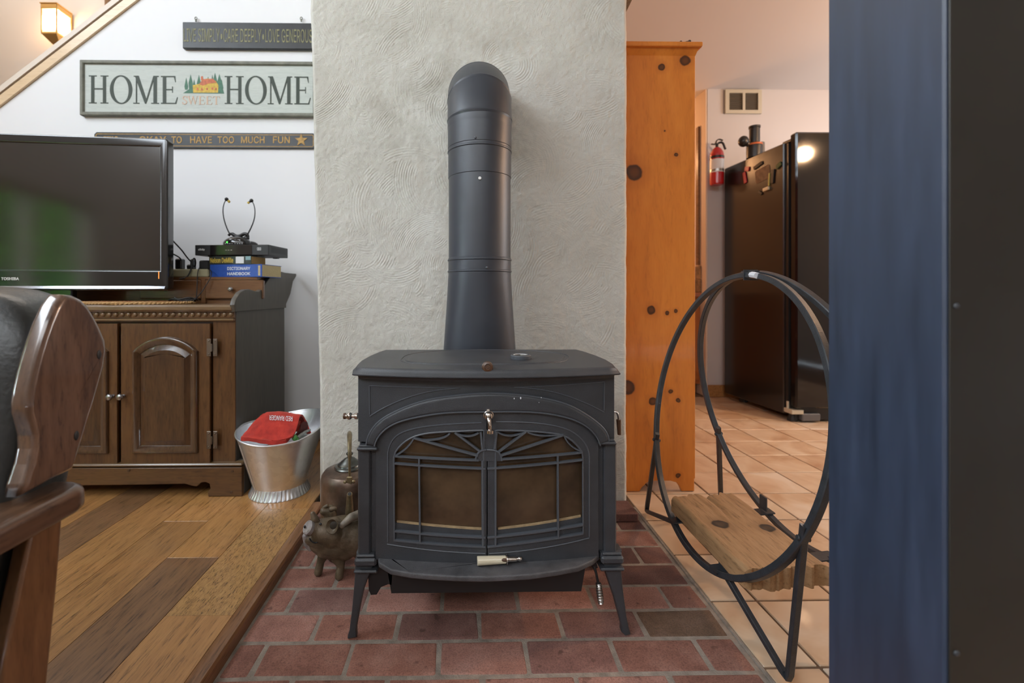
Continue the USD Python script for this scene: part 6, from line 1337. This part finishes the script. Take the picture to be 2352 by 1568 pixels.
# ---------------------------------------------------------------- low window of the left wall and the trees outside
mat('window_glass', {'t': ('transparent_bsdf', {}), 'g': ('glossy_bsdf', {'roughness': .02}), 'm': ('mix_closure', {'fac': .06})}, [('t.BSDF', 'm.closure1'), ('g.BSDF', 'm.closure2')], 'm.closure')
wn = thing('window_1', None, None, (-3.35, (wy0 + wy1) / 2, wz0), kind='structure')
for m in (bx(-3.41, -3.28, wy0 - .05, wy0 + .03, wz0 - .05, wz1 + .05, .004), bx(-3.41, -3.28, wy1 - .03, wy1 + .05, wz0 - .05, wz1 + .05, .004), bx(-3.41, -3.28, wy0 - .05, wy1 + .05, wz1 - .03, wz1 + .05, .004), bx(-3.43, -3.26, wy0 - .07, wy1 + .07, wz0 - .06, wz0 + .02, .004), bx(-3.39, -3.31, (wy0 + wy1) / 2 - .03, (wy0 + wy1) / 2 + .03, wz0, wz1, .004)): wn.part('frame', m, 'oak_dark')
for a, b in ((wy0 + .02, (wy0 + wy1) / 2 - .02), ((wy0 + wy1) / 2 + .02, wy1 - .02)): wn.part('pane', bx(-3.352, -3.348, a, b, wz0 + .01, wz1 - .02), 'window_glass', smooth=False)
mat('leaves', {'g': ('geometry', {}), 'v': ('noise_texture', {'scale': 3.0, 'detail': 3.0}), 'r': ('rgb_ramp', {'ramp': [(.3, (.08, .26, .035)), (.7, (.24, .50, .08))]}), 'd': ('diffuse_bsdf', {}), 't': ('translucent_bsdf', {}), 'm': ('mix_closure', {'fac': .4})},
    [('g.position', 'v.vector'), ('v.fac', 'r.fac'), ('r.color', 'd.color'), ('r.color', 't.color'), ('d.BSDF', 'm.closure1'), ('t.BSDF', 'm.closure2')], 'm.closure')
plain('lawn', (.07, .17, .03), .9, var=.3, vscale=4)
solo('ground_outside', bx(-14, -3.42, -8, 9, -.5, -.3), 'lawn', kind='structure')
def tree(x, y, hgt, R, lab, seed):
    r = np.random.default_rng(seed); n = 9000
    o = thing('garden_tree', lab, 'tree', (x, y, -.3)); o.part('trunk', lathe([(.14, -.3), (.10, hgt * .5), (.03, hgt * .9)], 10, (x, y, 0)), 'oak_dark')
    d = r.normal(size=(n, 3)); d /= np.linalg.norm(d, axis=1, keepdims=True); c = d * (R * r.uniform(.3, 1, (n, 1)) ** .6) * np.array([1, 1, hgt * .42 / R]) + np.array([x, y, hgt * .55])
    a = r.normal(size=(n, 3)); a /= np.linalg.norm(a, axis=1, keepdims=True); b = np.cross(a, r.normal(size=(n, 3))); b /= np.linalg.norm(b, axis=1, keepdims=True); s = r.uniform(.08, .17, (n, 1))
    v = np.stack([c - a * s, c + b * s * .5, c + a * s, c - b * s * .5], 1).reshape(-1, 3); i = np.arange(n)[:, None] * 4
    o.part('crown', tri(v, np.vstack([i + [0, 1, 2], i + [0, 2, 3]])), 'leaves', smooth=False, kind='stuff')
tree(-5.3, -2.9, 3.6, 1.5, 'green leafy garden tree outside the low window, the broader of two', 21)
tree(-5.6, .1, 3.4, 1.2, 'green leafy garden tree outside the low window, the slimmer of two', 22)
